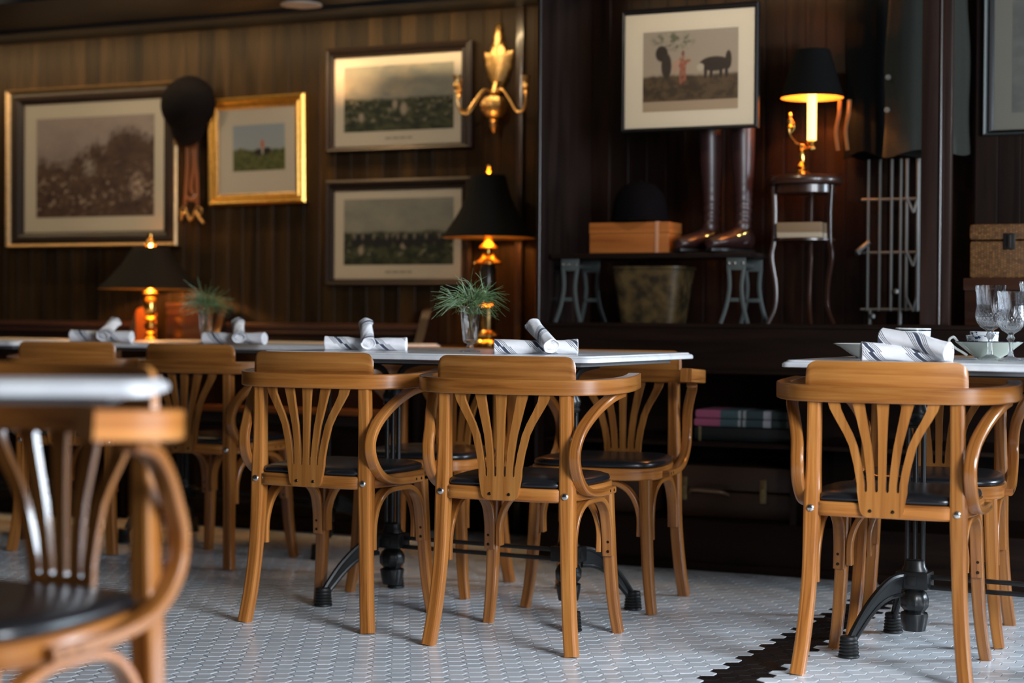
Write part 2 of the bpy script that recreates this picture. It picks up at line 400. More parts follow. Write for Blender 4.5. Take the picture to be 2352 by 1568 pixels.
# recessed downlight in the soffit
t = wempty('recessed_downlight', -1.49, .22, 2.16, 'round recessed downlight glowing in the dark soffit above the prints', 'ceiling light')
mb = MB(); mb.lathe([(.075, -.006), (.085, -.004), (.085, .0), (.075, .004)], n=32); mb.build('trim_ring', simple('white_ring', (.5, .45, .4), .5), t)
mb = MB(); mb.lathe([(.0001, -.003), (.075, -.003), (.075, .0)], n=32); mb.build('lens', emis('downlight_lens', (1, .80, .58), 7.0), t)
d = bpy.data.lights.new('downlight_beam', 'SPOT'); d.energy = 15; d.color = (1, .58, .26); d.spot_size = math.radians(110); d.spot_blend = .9; d.shadow_soft_size = .05
o = bpy.data.objects.new('downlight_beam', d); COL.objects.link(o); o.location = WP(-1.49, .30, 2.135); o.rotation_euler = (WP(-1.6, .62, 1.2)-WP(-1.49, .3, 2.135)).to_track_quat('-Z', 'Y').to_euler()
# warm strip light under the soffit that washes the upper wall
for ua, ub, pw in ((-4.6, -.5, 11.0), (-.2, 1.0, .9)):
    c = WP((ua+ub)/2, .36, 2.135); d = bpy.data.lights.new('soffit_wash_light', 'AREA'); d.shape = 'RECTANGLE'; d.size = ub-ua; d.size_y = .02; d.energy = pw; d.color = (1, .72, .38)
    o = bpy.data.objects.new('soffit_wash_light', d); COL.objects.link(o); o.location = c
    zax = -(WP((ua+ub)/2, .62, 1.75)-c).normalized(); xax = Vector((math.cos(PHI), -math.sin(PHI), 0)); yax = zax.cross(xax)
    mm = Matrix((xax, yax, zax)).transposed().to_4x4(); mm.translation = c; o.matrix_world = mm

# ------------------------------------------------------------------ CHAIR
def chair_proto():
    t = empty('bentwood_armchair', (0, 0, 0))
    # horseshoe rail that forms back and arms
    half = [(0, -.004, .708), (.10, .003, .708), (.19, .021, .708), (.247, .061, .709), (.284, .130, .712), (.289, .21, .716), (.277, .288, .721)]
    full = [(-x, y, z) for x, y, z in half[::-1]] + half[1:]
    path = cr(full, 8)
    MB().sweep(path, rrect(.037, .042, .0035)).build('arm_rail', CHAIR, t)
    # crest panel, bent to the rail
    import bisect
    sub = [p for p in cr([(-x, y, z) for x, y, z in half[2:0:-1]] + half[:3], 10)]
    ext0 = Vector((-.199, .0255, 0)); ext1 = Vector((.199, .0255, 0))
    sub = [ext0] + sub + [ext1]
    L = [0]
    for a, b in zip(sub, sub[1:]): L.append(L[-1] + (Vector((b.x-a.x, b.y-a.y, 0))).length)
    T = L[-1]; r = .030; zs0, zs1 = .722, .790
    def topz(s):
        d = min(s, T-s)
        return zs1 - (r - math.sqrt(max(0, r*r-(r-d)**2))) if d < r else zs1
    ss = [T*i/60 for i in range(61)]; ss = sorted(set(ss + [T*.002, T*.006, T*.012, T*.02, T*.03, T*(1-.002), T*(1-.006), T*(1-.012), T*(1-.02), T*(1-.03)]))
    mb = MB(); th = .012
    for side in (-1, 1):
        for s in ss:
            i = min(max(bisect.bisect_right(L, s)-1, 0), len(sub)-2); f = (s-L[i])/max(1e-9, L[i+1]-L[i]); p = sub[i].lerp(sub[i+1], f); q = sub[i+1]-sub[i]; nn = Vector((-q.y, q.x, 0)).normalized()
            for k in range(5):
                z = zs0 + (topz(s)-zs0)*k/4; 
                mb.v.append(Vector((p.x, p.y+.008, z)) + nn*(side*th/2*(1-.25*(k == 4))))
    n1 = len(ss)*5
    for i in range(len(ss)-1):
        for k in range(4):
            uv = [(k*.017, ss[i]), (k*.017, ss[i+1]), (k*.017+.017, ss[i+1]), (k*.017+.017, ss[i])]
            a = i*5+k
            mb.face((a, a+5, a+6, a+1), uv); mb.face((n1+a, n1+a+1, n1+a+6, n1+a+5), [uv[0], uv[3], uv[2], uv[1]])
        a = i*5
        mb.face((a, n1+a, n1+a+5, a+5), [(0, ss[i])]*4); mb.face((a+4, a+9, n1+a+9, n1+a+4), [(0, ss[i]), (0, ss[i+1]), (.01, ss[i+1]), (.01, ss[i])])
    e = (len(ss)-1)*5
    for k in range(4):
        mb.face((k, k+1, n1+k+1, n1+k), [(0, 0)]*4, 0, False); mb.face((e+k, n1+e+k, n1+e+k+1, e+k+1), [(0, 0)]*4, 0, False)
    mb.build('crest_panel', CHAIRP, t, 35)
    # pierced fan splat: plate with five spreading slats
    zb = .467; zlev = [.690, .67, .645, .61, .58, .555, .53, .505, .487, .477, .4715, .4685, zb]
    def interp(tab, z):
        for (z0, a), (z1, b) in zip(tab, tab[1:]):
            if z0 >= z >= z1: return a+(b-a)*(z0-z)/(z0-z1)
        return tab[-1][1]
    cO = [(.69, .124), (.67, .119), (.645, .106), (.61, .086), (.58, .0725), (.53, .060), (.487, .0525), (.4, .050)]
    cI = [(.69, .062), (.645, .052), (.58, .0375), (.53, .031), (.487, .0272), (.4, .026)]
    hw = [(.69, .0150), (.66, .0125), (.58, .0098), (.487, .0092), (.4, .0092)]
    mb = MB(); rows = []
    for z in zlev:
        o, i_, h = interp(cO, z), interp(cI, z), interp(hw, z)
        cs = [-o, -i_, 0, i_, o]; e = []
        for c in cs: e += [c-h, c+h]
        rr = .0055
        if z < zb+rr:
            g = math.sqrt(max(0, rr*rr-(rr-(z-zb))**2))/rr
            for q in range(4):
                m_ = (e[2*q+1]+e[2*q+2])/2; w2 = (e[2*q+2]-e[2*q+1])/2
                e[2*q+1] = m_-w2*g; e[2*q+2] = m_+w2*g
        rows.append(e)
    def yy(x, z): return -.006 + .25*x*x*max(0, (z-.45)/.24) + .006*(z-.40)/.29
    th = .011
    def strip(levels, ee):
        base = len(mb.v)
        for z, (x0, x1) in zip(levels, ee):
            for x in (x0, x1):
                for s_ in (0, th): mb.v.append(Vector((x, yy(x, z)+s_-th/2, z)))
        for i in range(len(levels)-1):
            a = base+4*i; z0, z1 = levels[i], levels[i+1]; (p0, p1), (q0, q1) = ee[i], ee[i+1]
            mb.face((a, a+4, a+6, a+2), [(p0, z0), (q0, z1), (q1, z1), (p1, z0)], 0, True)
            mb.face((a+1, a+3, a+7, a+5), [(p0, z0), (p1, z0), (q1, z1), (q0, z1)], 0, True)
            mb.face((a, a+1, a+5, a+4), [(0, z0), (.01, z0), (.01, z1), (0, z1)], 0, True)
            mb.face((a+2, a+6, a+7, a+3), [(0, z0), (0, z1), (.01, z1), (.01, z0)], 0, True)
    for q in range(5): strip(zlev, [(r_[2*q], r_[2*q+1]) for r_ in rows])
    pl = [zb, .45, .43, .42, .413, .408, .405]; W0 = rows[-1][0]
    strip(pl, [(-(abs(W0)-d), abs(W0)-d) for d in (0, .003, .006, .008, .011, .016, .024)])
    sp = mb.build('splat', CHAIRP, t, 35)
    mb = MB()
    for x in (-.028, .028): mb.lathe([(.0001, -.002), (.0035, -.0015), (.0045, 0)], (x, -.0125, .421), 10, axis=(0, 1, 0))
    mb.build('screws', SCREW, sp)
    # seat frame and cushion
    out = [(0, -.002), (.11, -.001), (.165, .012), (.188, .07), (.205, .17), (.207, .28), (.188, .355), (.13, .396), (0, .408), (-.13, .396), (-.188, .355), (-.207, .28), (-.205, .17), (-.188, .07), (-.165, .012), (-.11, -.001)]
    op = cr([(x, y, 0) for x, y in out], 5, True); cc = Vector((0, .2, 0))
    def ring(s_, z, ins=0):
        res = []
        for p in op:
            d_ = (p-cc); l = d_.length; q = cc + d_*((l-ins)/l)*s_; res.append((q.x, q.y, z))
        return res
    MB().prism([ring(1, .402, .004), ring(1, .406), ring(1, .434), ring(1, .438, .004)]).build('seat_frame', CHAIR, t)
    mb = MB(); mb.prism([ring(1, .437, .012), ring(1, .446, .006), ring(1, .455, .010), ring(1, .461, .03), ring(1, .4645, .07), ring(1, .466, .12)])
    mb.build('seat_cushion', VINYL, t, 60)
    for s_ in (-1, 1):
        # rear leg
        path = cr([(s_*.1765, .025, .690), (s_*.178, .027, .56), (s_*.181, .027, .42), (s_*.186, .021, .24), (s_*.196, .008, .10), (s_*.208, -.006, .0)], 6)
        leg = MB().sweep(path, rrect(.038, .036, .007), up=(0, 1, 0), scale=lambda q: .90+.16*math.exp(-((q-.40)/.12)**2)+.05*q).build('leg', CHAIR, t)
        mb = MB(); mb.lathe([(.0098, .0), (.0098, -.002), (.0078, -.0045), (.004, -.0055), (.0001, -.0058)], (s_*.181, .0078, .42), 16, axis=(0, 1, 0)); mb.build('cap_nut', STEEL, leg)
        # front leg
        path = cr([(s_*.172, .362, .404), (s_*.176, .367, .30), (s_*.183, .373, .16), (s_*.191, .379, .07), (s_*.201, .386, .0)], 6)
        MB().sweep(path, rrect(.037, .036, .007), up=(0, 1, 0), scale=lambda q: 1.0-.20*q).build('leg', CHAIR, t)
        # bentwood arm support
        x0 = s_
        path = cr([(x0*.272, .190, .689), (x0*.260, .128, .675), (x0*.239, .068, .640), (x0*.220, .020, .592), (x0*.213, -.006, .540), (x0*.213, .006, .485), (x0*.213, .060, .438), (x0*.213, .15, .419), (x0*.212, .285, .417)], 7)
        sup = MB().sweep(path, rrect(.020, .031, .005), up=(1, 0, 0)).build('arm_support', CHAIR, t)
        mb = MB()
        for y in (.235, .265): mb.lathe([(.0045, 0), (.004, .0012), (.0001, .0015)], (x0*.2275, y, .418), 8, axis=(x0, 0, 0))
        mb.build('screws', SCREW, sup)
        # side bracket under the seat
        path = cr([(x0*.183, .052, .228), (x0*.182, .056, .30), (x0*.181, .082, .355), (x0*.182, .13, .388), (x0*.183, .20, .394), (x0*.182, .27, .388), (x0*.180, .322, .355), (x0*.180, .343, .30), (x0*.182, .350, .222)], 6)
        br = MB().sweep(path, rrect(.015, .032, .003), up=(1, 0, 0)).build('bracket', CHAIR, t)
        mb = MB()
        for z in (.235, .262): mb.lathe([(.0045, 0), (.004, .0015), (.0001, .002)], (x0*.184, .341, z), 8, axis=(0, -1, 0))
        mb.build('screws', SCREW, br)
    path = cr([(-.154, .358, .232), (-.153, .359, .30), (-.130, .362, .358), (-.085, .366, .390), (0, .370, .395), (.085, .366, .390), (.130, .362, .358), (.153, .359, .30), (.154, .358, .232)], 6)
    MB().sweep(path, rrect(.015, .032, .003), up=(0, 1, 0)).build('bracket', CHAIR, t)
    return t
chair0 = chair_proto()
GC = 'bentwood armchairs around the marble tables'
CH_ = [(-.027, 4.66, 22.7, 'bentwood armchair with its back to us, centre front, below the sharp footed vase'),
       (-.585, 4.99, 26.0, 'bentwood armchair with its back to us, directly left of the centre front armchair'),
       (.918, 4.30, 23.0, 'large bentwood armchair with its back to us beside the black tile band'),
       (-1.165, 6.20, 29.0, 'bentwood armchair in shadow at the second table, crest just left of the left front armchair'),
       (-1.68, 6.52, 14.0, 'farthest left bentwood armchair, crest seen above the foreground white table edge'),
       (.362, 5.668, 198.9, 'bentwood armchair facing us with its arm end below the white marble corner'),
       (-.20, 5.935, 200.0, 'bentwood armchair facing us, seen through the splat of the centre front armchair'),
       (1.27, 5.17, 199.0, 'bentwood armchair facing us on the far side of the right table, mostly in the dark'),
       (-.705, 2.72, 205.0, 'large blurred bentwood armchair facing us in the left foreground')]
for i, (x, y, a, lab) in enumerate(CH_):
    c = chair0 if i == 0 else copy_tree(chair0)
    c.location = (x, y, 0); c.rotation_euler = (0, 0, -math.radians(a)); c.scale = (1.035,)*3 if i == 8 else (1,)*3; setp(c, lab, 'chair', GC)

# ------------------------------------------------------------------ TABLES
ZT = .788
def rr_outline(hx, hy, r, n=6):
    pts = []
    for cx, cy, a0 in ((hx-r, hy-r, 0), (-hx+r, hy-r, 90), (-hx+r, -hy+r, 180), (hx-r, -hy+r, 270)):
        for k in range(n+1):
            a = math.radians(a0+90*k/n); pts.append((cx+r*math.cos(a), cy+r*math.sin(a)))
    return pts
def pedestal(t, l0, sgn):
    """cast iron column with two booted feet; sgn = which table end the feet lean to"""
    M = Matrix.Translation((l0, 0, 0))
    g = MB()
    for x in (-.021, .0, .021): g.lathe([(.0072, .21), (.0072, .655)], (l0+x, 0, 0), 10)
    [g.box(l0-.026, l0+.026, -.008, .008, z_, z_+.010, .002) for z_ in (.235, .60)]
    g.lathe([(.034, .20), (.036, .215), (.030, .225), (.028, .24)], (l0, 0, 0), 16, sq=.7)
    g.lathe([(.028, .61), (.034, .618), (.030, .626), (.034, .634), (.036, .645), (.028, .66), (.026, .69), (.04, .70)], (l0, 0, 0), 16, sq=.75)
    g.build('column', IRON, t)
    g = MB(); g.box(l0-.045, l0+.045, -.035, .035, .165, .212, .006); g.box(l0-.014, l0+.014, -.038, .038, .176, .202, .002); g.box(l0-.048, l0+.048, -.014, .014, .176, .202, .002)
    def flute(r, z, a): return r*(1+.05*math.cos(10*a)) if .09 < z < .14 else r
    g.lathe([(.030, .17), (.024, .160), (.033, .152), (.038, .138), (.037, .116), (.026, .102), (.036, .097), (.037, .088), (.033, .066), (.030, .050), (.0001, .046)], (l0, 0, 0), 30, rad=flute)
    g.build('hub', IRON, t)
    for sd in (-1, 1):
        fx, fy = l0+sgn*.117, sd*.212
        A_ = Vector((l0+sgn*.02, sd*.03, .198)); B_ = Vector((fx, fy, .052)); D = B_-A_
        def pt(q, dz): return Vector((A_.x+D.x*q, A_.y+D.y*q, dz))
        up_ = cr([pt(0, .200), pt(.22, .196), pt(.45, .170), (pt(.7, .125)), pt(.9, .075), pt(1.0, .045)], 5)
        lo_ = cr([pt(.05, .150), pt(.25, .146), pt(.45, .130), pt(.65, .098), pt(.82, .062), pt(.9, .045)], 5)
        g = MB(); g.sweep(up_, circ(.0085, 8)); g.sweep(lo_, circ(.007, 8))
        base = len(g.v)
        nrm = Vector((-D.y, D.x, 0)).normalized()*.003
        for a, b in zip(up_, lo_):
            g.v += [a+nrm, b+nrm, b-nrm, a-nrm]
        for i in range(1, len(up_)-1 if len(up_) == len(lo_) else min(len(up_), len(lo_))-1):
            for k in range(4): k2 = (k+1) % 4; g.face((base+4*i+k, base+4*i+k2, base+4*i+4+k2, base+4*i+4+k), None)
        g.build('leg', IRON, t)
        pr = [(.0255, 0), (.0285, .003), (.0275, .007)]
        for k in range(5): z = .009+k*.009; pr += [(.0245-.0006*k, z), (.0270-.0008*k, z+.003), (.0270-.0008*k, z+.006)]
        pr += [(.022, .056), (.012, .058)]
        g = MB(); g.lathe(pr, (fx, fy, 0), 24); g.build('foot', RUBBER, t)
        g = MB(); g.sweep(cr([(l0, sd*.012, .655), (l0, sd*.03, .700), (l0, sd*.08, .735), (l0, sd*.20, .748)], 6), rrect(.02, .009, .002), up=(1, 0, 0)); g.build('bracket', IRON, t)
def table(name, x, y, ang, hx, hy, label, zt=ZT, peds=(-.31, .31), group='marble topped cafe tables'):
    t = empty(name, (x, y, 0), -math.radians(ang), label, 'table', group)
    g = MB(); lp = []
    for z, ins in ((zt-.020, .004), (zt-.018, .0), (zt-.010, .0), (zt-.006, .003), (zt-.0045, .008), (zt-.0005, .011), (zt, .014)):
        lp.append([(a, b, z) for a, b in rr_outline(hx-ins, hy-ins, .030)])
    g.prism(lp); g.build('table_top', MARBLE, t, 30)
    g = MB(); g.box(-hx+.06, hx-.06, -hy+.06, hy-.06, zt-.032, zt-.020, .002); g.build('underlay', SUBTOP, t)
    for k, l0 in enumerate(peds): pedestal(t, l0, -1 if l0 < 0 else 1)
    g = MB()
    for z in (.198, .170): g.box(peds[0]+.04, peds[1]-.04, -.007, .007, z-.006, z+.006, .002)
    g.build('stretcher', IRON, t)
    g = MB(); g.box(peds[0]-.05, peds[1]+.05, -.02, .02, .742, zt-.032, .002); g.build('top_rail', IRON, t)
    return t
table('cafe_table', -.10, 5.345, 28, .56, .38, 'white marble cafe table in the centre with the footed vase and two napkins')
table('cafe_table', 1.365, 4.59, 28, .56, .38, 'white marble cafe table at right laid with crystal goblets and china', peds=(-.30, .31))
cx_, cy_ = -1.19+.883*.0+.469*.38, 6.45-.469*0+.883*.38
table('cafe_table', cx_, cy_, 28, .64, .38, 'white marble cafe table at the back left with blurred vase and two napkins', peds=(-.34, .34))
table('cafe_table', -2.22, 7.30, 28, .50, .34, 'farthest marble cafe table, only its lit right end visible at the left picture edge')
table('cafe_table', -.496-.56, 2.43, -3, .56, .12, 'blurred white table in the left foreground in front of the facing armchair', zt=.802, peds=(-.46, -.26))

# ------------------------------------------------------------------ NAPKINS
def napkinmat():
    m, nt, b = newmat('striped_linen'); L = nt.links
    uv = N(nt, 'ShaderNodeTexCoord'); sp = N(nt, 'ShaderNodeSeparateXYZ'); L.new(uv.outputs['UV'], sp.inputs[0])
    fr = N(nt, 'ShaderNodeMath', operation='FRACT'); L.new(sp.outputs[0], fr.inputs[0])
    W_ = (.80, .80, .82); K = (.035, .045, .08); st = [(0, W_)]
    x = .28
    for wd in (.020,)*3: st += [(x, K), (x+wd, W_)]; x += .046
    x += .012; st += [(x, K), (x+.115, W_)]; x += .15
    for wd in (.020,)*3: st += [(x, K), (x+wd, W_)]; x += .046
    r = ramp(nt, st, 'CONSTANT'); L.new(fr.outputs[0], r.inputs[0]); L.new(r.outputs[0], b.inputs['Base Color'])
    n = N(nt, 'ShaderNodeTexNoise'); n.inputs['Scale'].default_value = 900; L.new(uv.outputs['Object'], n.inputs['Vector'])
    n2 = N(nt, 'ShaderNodeTexNoise'); n2.inputs['Scale'].default_value = 55; n2.inputs['Detail'].default_value = 3; L.new(uv.outputs['Object'], n2.inputs['Vector'])
    b1 = N(nt, 'ShaderNodeBump'); b1.inputs['Strength'].default_value = .15; b1.inputs['Distance'].default_value = .0005; L.new(n.outputs[0], b1.inputs['Height'])
    b2 = N(nt, 'ShaderNodeBump'); b2.inputs['Strength'].default_value = .5; b2.inputs['Distance'].default_value = .003; L.new(n2.outputs[0], b2.inputs['Height']); L.new(b1.outputs[0], b2.inputs['Normal']); L.new(b2.outputs[0], b.inputs['Normal'])
    b.inputs['Roughness'].default_value = .85; b.inputs['Sheen Weight'].default_value = .2
    return m
LINEN = napkinmat()
def roll(mb, path, r, off=0, twist=1.0, seed=0, flare=.12, flat=.9):
    """a rolled cloth: spiral layers that show at both ends and a seam that winds along"""
    n = len(path); k = 36; base = len(mb.v); L = 0; Ls = []
    axes = []
    for i, p in enumerate(path):
        t = (path[min(i+1, n-1)]-path[max(i-1, 0)]).normalized(); s_ = t.cross(Vector((0, 0, 1))).normalized(); u_ = s_.cross(t); axes.append((s_, u_, t))
        if i: L += (p-path[i-1]).length
        Ls.append(L)
    def rad(i, a):
        q = i/(n-1); ph = twist*2*PI*q*.6+seed; aa = ((a-ph) % (2*PI))/(2*PI)
        rr = r*(1-.13*aa)*(1+flare*(abs(q-.5)*2)**3)
        rr += r*.05*noise.noise(Vector((math.cos(a)*1.4+seed*3.1, math.sin(a)*1.4, Ls[i]*22)))
        rr += r*.03*math.sin(5*a+Ls[i]*60+seed)
        return rr
    for i, p in enumerate(path):
        s_, u_, t = axes[i]
        for j in range(k):
            a = 2*PI*j/k; rr = rad(i, a); mb.v.append(p+s_*(rr*math.cos(a))+u_*(rr*math.sin(a)*flat))
    sc = 1/.115
    for i in range(n-1):
        for j in range(k):
            j2 = (j+1) % k
            def U(ii, jj): return ((Ls[ii]+jj/k*2*PI*r*.75+off)*sc, jj/k)
            mb.face((base+i*k+j, base+i*k+j2, base+(i+1)*k+j2, base+(i+1)*k+j), [U(i, j), U(i, j+1), U(i+1, j+1), U(i+1, j)])
    for end, i in ((-1, 0), (1, n-1)):
        s_, u_, t = axes[i]; p = path[i]; prev = [base+i*k+j for j in range(k)]
        for q, (f, dz) in enumerate(((.93, .0015), (.86, -.002), (.78, -.007), (.70, -.0015), (.60, -.008), (.50, -.002), (.38, -.008), (.24, -.003), (.08, -.006))):
            cur = []
            for j in range(k):
                a = 2*PI*j/k; f2 = f-.05*(j/k); rr = rad(i, a)*f2; cur.append(len(mb.v)); mb.v.append(p+s_*(rr*math.cos(a))+u_*(rr*math.sin(a)*flat)+t*(end*dz*r/.021))
            for j in range(k):
                j2 = (j+1) % k; idx = (prev[j], prev[j2], cur[j2], cur[j]); mb.face(idx, [((f*.02+off+(.0 if q != 3 else .2))*sc*.3, 0)]*4)
            prev = cur
        mb.face(prev, [(.05, 0)]*k)
def napkin(x, y, rz, L1, r1, lo, hi, r2, label, seed=0, z=ZT, offs=(0, .03), sag=0, group='striped linen napkins rolled and crossed on the tables'):
    """lo/hi: near low end and far high end of the crossing roll, in the napkin's own frame"""
    t = empty('napkin', (x, y, z+.0015), rz, label, 'napkin', group)
    mb = MB(); roll(mb, cr([(-L1/2, .0, r1*.86), (-L1/4, .003, r1*.84), (0, 0, r1*.80), (L1/4, -.003, r1*.84), (L1/2, 0, r1*.86)], 9), r1, offs[0], .7, seed)
    mb.build('lower_roll', LINEN, t, 0)
    lo = Vector(lo); hi = Vector(hi); md = (lo+hi)/2+Vector((0, 0, sag))
    mb = MB(); roll(mb, cr([lo, lo.lerp(md, .5), md, md.lerp(hi, .5), hi], 9), r2, offs[1], -.8, seed+2.0)
    mb.build('upper_roll', LINEN, t, 0)
    return t
def npos(px, d): return ((px-1176)/4001*d)
napkin(npos(840, 5.40), 5.40, math.radians(-6), .255, .0225, (.022, -.072, .021), (-.012, .062, .080), .0215, 'striped white napkin on the centre table, left of the vase', 1, offs=(.0, .02))
napkin(npos(1231, 5.02), 5.02, math.radians(-4), .240, .0230, (.048, -.075, .022), (-.012, .060, .082), .0230, 'striped white napkin on the centre table, right of the vase', 4, offs=(.04, .06))
napkin(npos(2082, 4.44), 4.44, math.radians(-8), .225, .0260, (.098, -.048, .0275), (-.060, .025, .058), .0255, 'largest striped napkin, on the right table in front of the white cup', 7, offs=(.03, .045), sag=.008)
napkin(npos(538, 6.28), 6.28, math.radians(-20), .245, .0240, (.045, -.05, .023), (-.012, .05, .078), .0225, 'blurred striped napkin on the back left table, right of its vase', 10)
napkin(npos(233, 6.62), 6.62, math.radians(-14), .250, .0240, (.035, -.06, .023), (.03, .05, .074), .0235, 'blurred striped napkin on the back left table, left of its vase', 13)

# ------------------------------------------------------------------ VASES WITH PINE
def vase(name, x, y, s, label, lab2, seed, group='glass vases of pine'):
    t = empty(name, (x, y, ZT), 0, label, 'vase', group)
    outer = [(.0001, .0), (.030, .0), (.031, .003), (.028, .006), (.012, .010), (.008, .013), (.012, .018), (.008, .023), (.011, .026), (.018, .028), (.0215, .034), (.0245, .060), (.0275, .090), (.0300, .118), (.0315, .138)]
    inner = [(.0295, .138), (.0278, .118), (.0250, .090), (.0218, .060), (.0185, .038), (.0001, .036)]
    def cut(r, z, a):
        if .036 < z < .105 and r > .02: return r*(1+.035*abs(math.sin(4*a+z*60))-.02)
        return r
    prof = []
    pts = outer+inner
    for (r0, z0), (r1, z1) in zip(pts, pts[1:]):
        k = 6 if abs(z1-z0) > .02 else 1
        for q in range(k): prof.append((r0+(r1-r0)*q/k, z0+(z1-z0)*q/k))
    prof.append(pts[-1]); prof = [(r*s, z*s) for r, z in prof]
    MB().lathe(prof, n=48, rad=lambda r, z, a: cut(r/s, z/s, a)*s).build('glass_body', VGLASS, t, 30)
    MB().lathe([(.0001, .0375*s), (.0180*s, .0385*s), (.0212*s, .058*s), (.0235*s, .075*s), (.0001, .075*s)], n=32).build('water', WATER, t)
    o = empty('pine_sprig', (x, y, ZT+.04*s), 0, lab2, 'plant', 'pine sprigs in the vases')
    rnd = random.Random(seed); G = pine
    mb = MB(); tips = []
    for i in range(6):
        a = i/6*2*PI+rnd.uniform(-.3, .3); tip = Vector((math.cos(a)*rnd.uniform(.02, .05), math.sin(a)*.03, rnd.uniform(.11, .145)))*s
        b0 = Vector((math.cos(a+2.5)*.010, math.sin(a+2.5)*.008, .004))*s; md = Vector((math.cos(a)*.010, math.sin(a)*.008, .08))*s
        pth = cr([b0, md, tip], 5); mb.sweep(pth, circ(.0016*s, 6)); tips.append((b0, md, tip))
    mb.build('twigs', simple('pine_twig', (.10, .075, .03), .7), o)
    mb = MB(); tri = circ(.00085*s, 3)
    for b0, md, tip in tips:
        for q in range(58):
            f = rnd.uniform(.35, 1.05); st = md.lerp(tip, min(1, f)) if f > .5 else b0.lerp(md, .93)
            st = st+Vector((rnd.gauss(0, .002), rnd.gauss(0, .002), 0))
            out = Vector((tip.x, tip.y, 0)).normalized()
            d_ = (out*rnd.uniform(.2, 1.4)+Vector((rnd.gauss(0, .55), rnd.gauss(0, .55), rnd.gauss(.15, .55)))).normalized()
            ln = rnd.uniform(.055, .095)*s
            e = st+d_*ln+Vector((0, 0, -ln*rnd.uniform(0, .28)))
            mdp = st+d_*ln*.5+Vector((0, 0, ln*.04))
            if (min(e.z, mdp.z) < .10*s and math.hypot(mdp.x, mdp.y) < .045*s) or e.z < .055*s: continue
            mb.sweep([st, mdp, e], tri, up=(.3, .2, 1), scale=lambda q_: 1-.6*q_, caps=False)
    mb.build('needles', G, o)
def pinemat():
    m, nt, b = newmat('pine_green'); L = nt.links; tc = N(nt, 'ShaderNodeTexCoord'); n = N(nt, 'ShaderNodeTexNoise'); n.inputs['Scale'].default_value = 60; L.new(tc.outputs['Object'], n.inputs['Vector'])
    r = ramp(nt, [(.3, (.05, .11, .035)), (.7, (.17, .28, .12))]); L.new(n.outputs[0], r.inputs[0]); L.new(r.outputs[0], b.inputs['Base Color']); b.inputs['Roughness'].default_value = .45; return m
pine = pinemat()
vase('footed_vase', npos(1080, 5.22), 5.22, 1.0, 'footed pressed-glass vase on the centre table between two napkins', 'sharp green pine sprig in the centre table vase', 5)
vase('footed_vase', npos(473, 6.45), 6.45, .98, 'blurred slim glass vase on the back left table', 'blurred green pine sprig in the back left vase', 9)

# ------------------------------------------------------------------ TABLEWARE ON THE RIGHT TABLE
def T2(px, d): return (npos(px, d), d)
def bowl(name, px, d, prof, label, cat, z=ZT, mat=None, group=None, n=56):
    x, y = T2(px, d); t = empty(name, (x, y, z), 0, label, cat, group)
    MB().lathe(prof, n=n).build('body', mat or CHINA, t, 30); return t
SAGE = simple('sage_china', (.50, .55, .47), .12, coat=.3)
pl = bowl('soup_plate', 2007, 4.76, [(.0001, 0), (.045, 0), (.048, .004), (.060, .010), (.090, .030), (.108, .0385), (.109, .040), (.106, .0405), (.088, .033), (.058, .014), (.045, .009), (.0001, .008)], 'wide white soup plate at the left end of the right table, partly behind the napkin', 'plate')
cup = bowl('tea_cup', 2097, 4.90, [(.0001, .018), (.026, .018), (.028, .022), (.031, .022), (.042, .038), (.048, .058), (.050, .082), (.0485, .083), (.0465, .060), (.040, .040), (.028, .026), (.0001, .025)], 'white tea cup with a navy rim line standing behind the napkin', 'cup', z=ZT)
MB().lathe([(.0500, .0755), (.0506, .0757), (.0508, .0785), (.0500, .0787)], n=56).build('rim_line', NAVY, cup)
# its saucer
x, y = T2(2097, 4.90); sc_ = empty('saucer', (x, y, ZT), 0, 'white saucer hidden under the navy rimmed cup', 'saucer'); MB().lathe([(.0001, 0), (.03, 0), (.055, .010), (.070, .016), (.0695, .018), (.05, .014), (.03, .018), (.0001, .018)], n=48).build('body', CHINA, sc_)
bw = bowl('soup_cup', 2272, 4.76, [(.0001, 0), (.030, 0), (.032, .004), (.050, .014), (.072, .032), (.092, .0475), (.093, .049), (.090, .049), (.070, .034), (.048, .018), (.0001, .010)], 'wide sage white handled soup cup behind the goblets', 'cup', mat=SAGE)
MB().lathe([(.0915, .0470), (.0935, .0475), (.0938, .0490), (.0920, .0492)], n=56).build('rim_line', NAVY, bw)
MB().sweep(cr([(-.086, 0, .046), (-.090, 0, .053), (-.098, 0, .060), (-.108, 0, .054), (-.108, 0, .044), (-.092, 0, .030), (-.072, 0, .018), (-.060, 0, .010)], 6), circ(.0038, 8), up=(0, 1, 0)).build('handle', CHINA, bw)
def floral():
    m, nt, b = newmat('blue_floral_china'); L = nt.links; tc = N(nt, 'ShaderNodeTexCoord'); mp = N(nt, 'ShaderNodeMapping'); mp.inputs['Scale'].default_value = (75, 75, 95); L.new(tc.outputs['Object'], mp.inputs[0])
    n = N(nt, 'ShaderNodeTexVoronoi'); n.inputs['Scale'].default_value = 1.0; L.new(mp.outputs[0], n.inputs['Vector']); n2 = N(nt, 'ShaderNodeTexNoise'); n2.inputs['Scale'].default_value = 3.5; L.new(mp.outputs[0], n2.inputs['Vector'])
    ad = N(nt, 'ShaderNodeMath', operation='MULTIPLY_ADD'); L.new(n2.outputs[0], ad.inputs[0]); ad.inputs[1].default_value = .9; L.new(n.outputs['Distance'], ad.inputs[2])
    r = ramp(nt, [(.80, (.03, .06, .16)), (.87, (.75, .78, .78))]); L.new(ad.outputs[0], r.inputs[0]); L.new(r.outputs[0], b.inputs['Base Color']); b.inputs['Roughness'].default_value = .15; return m
FLOR = floral()
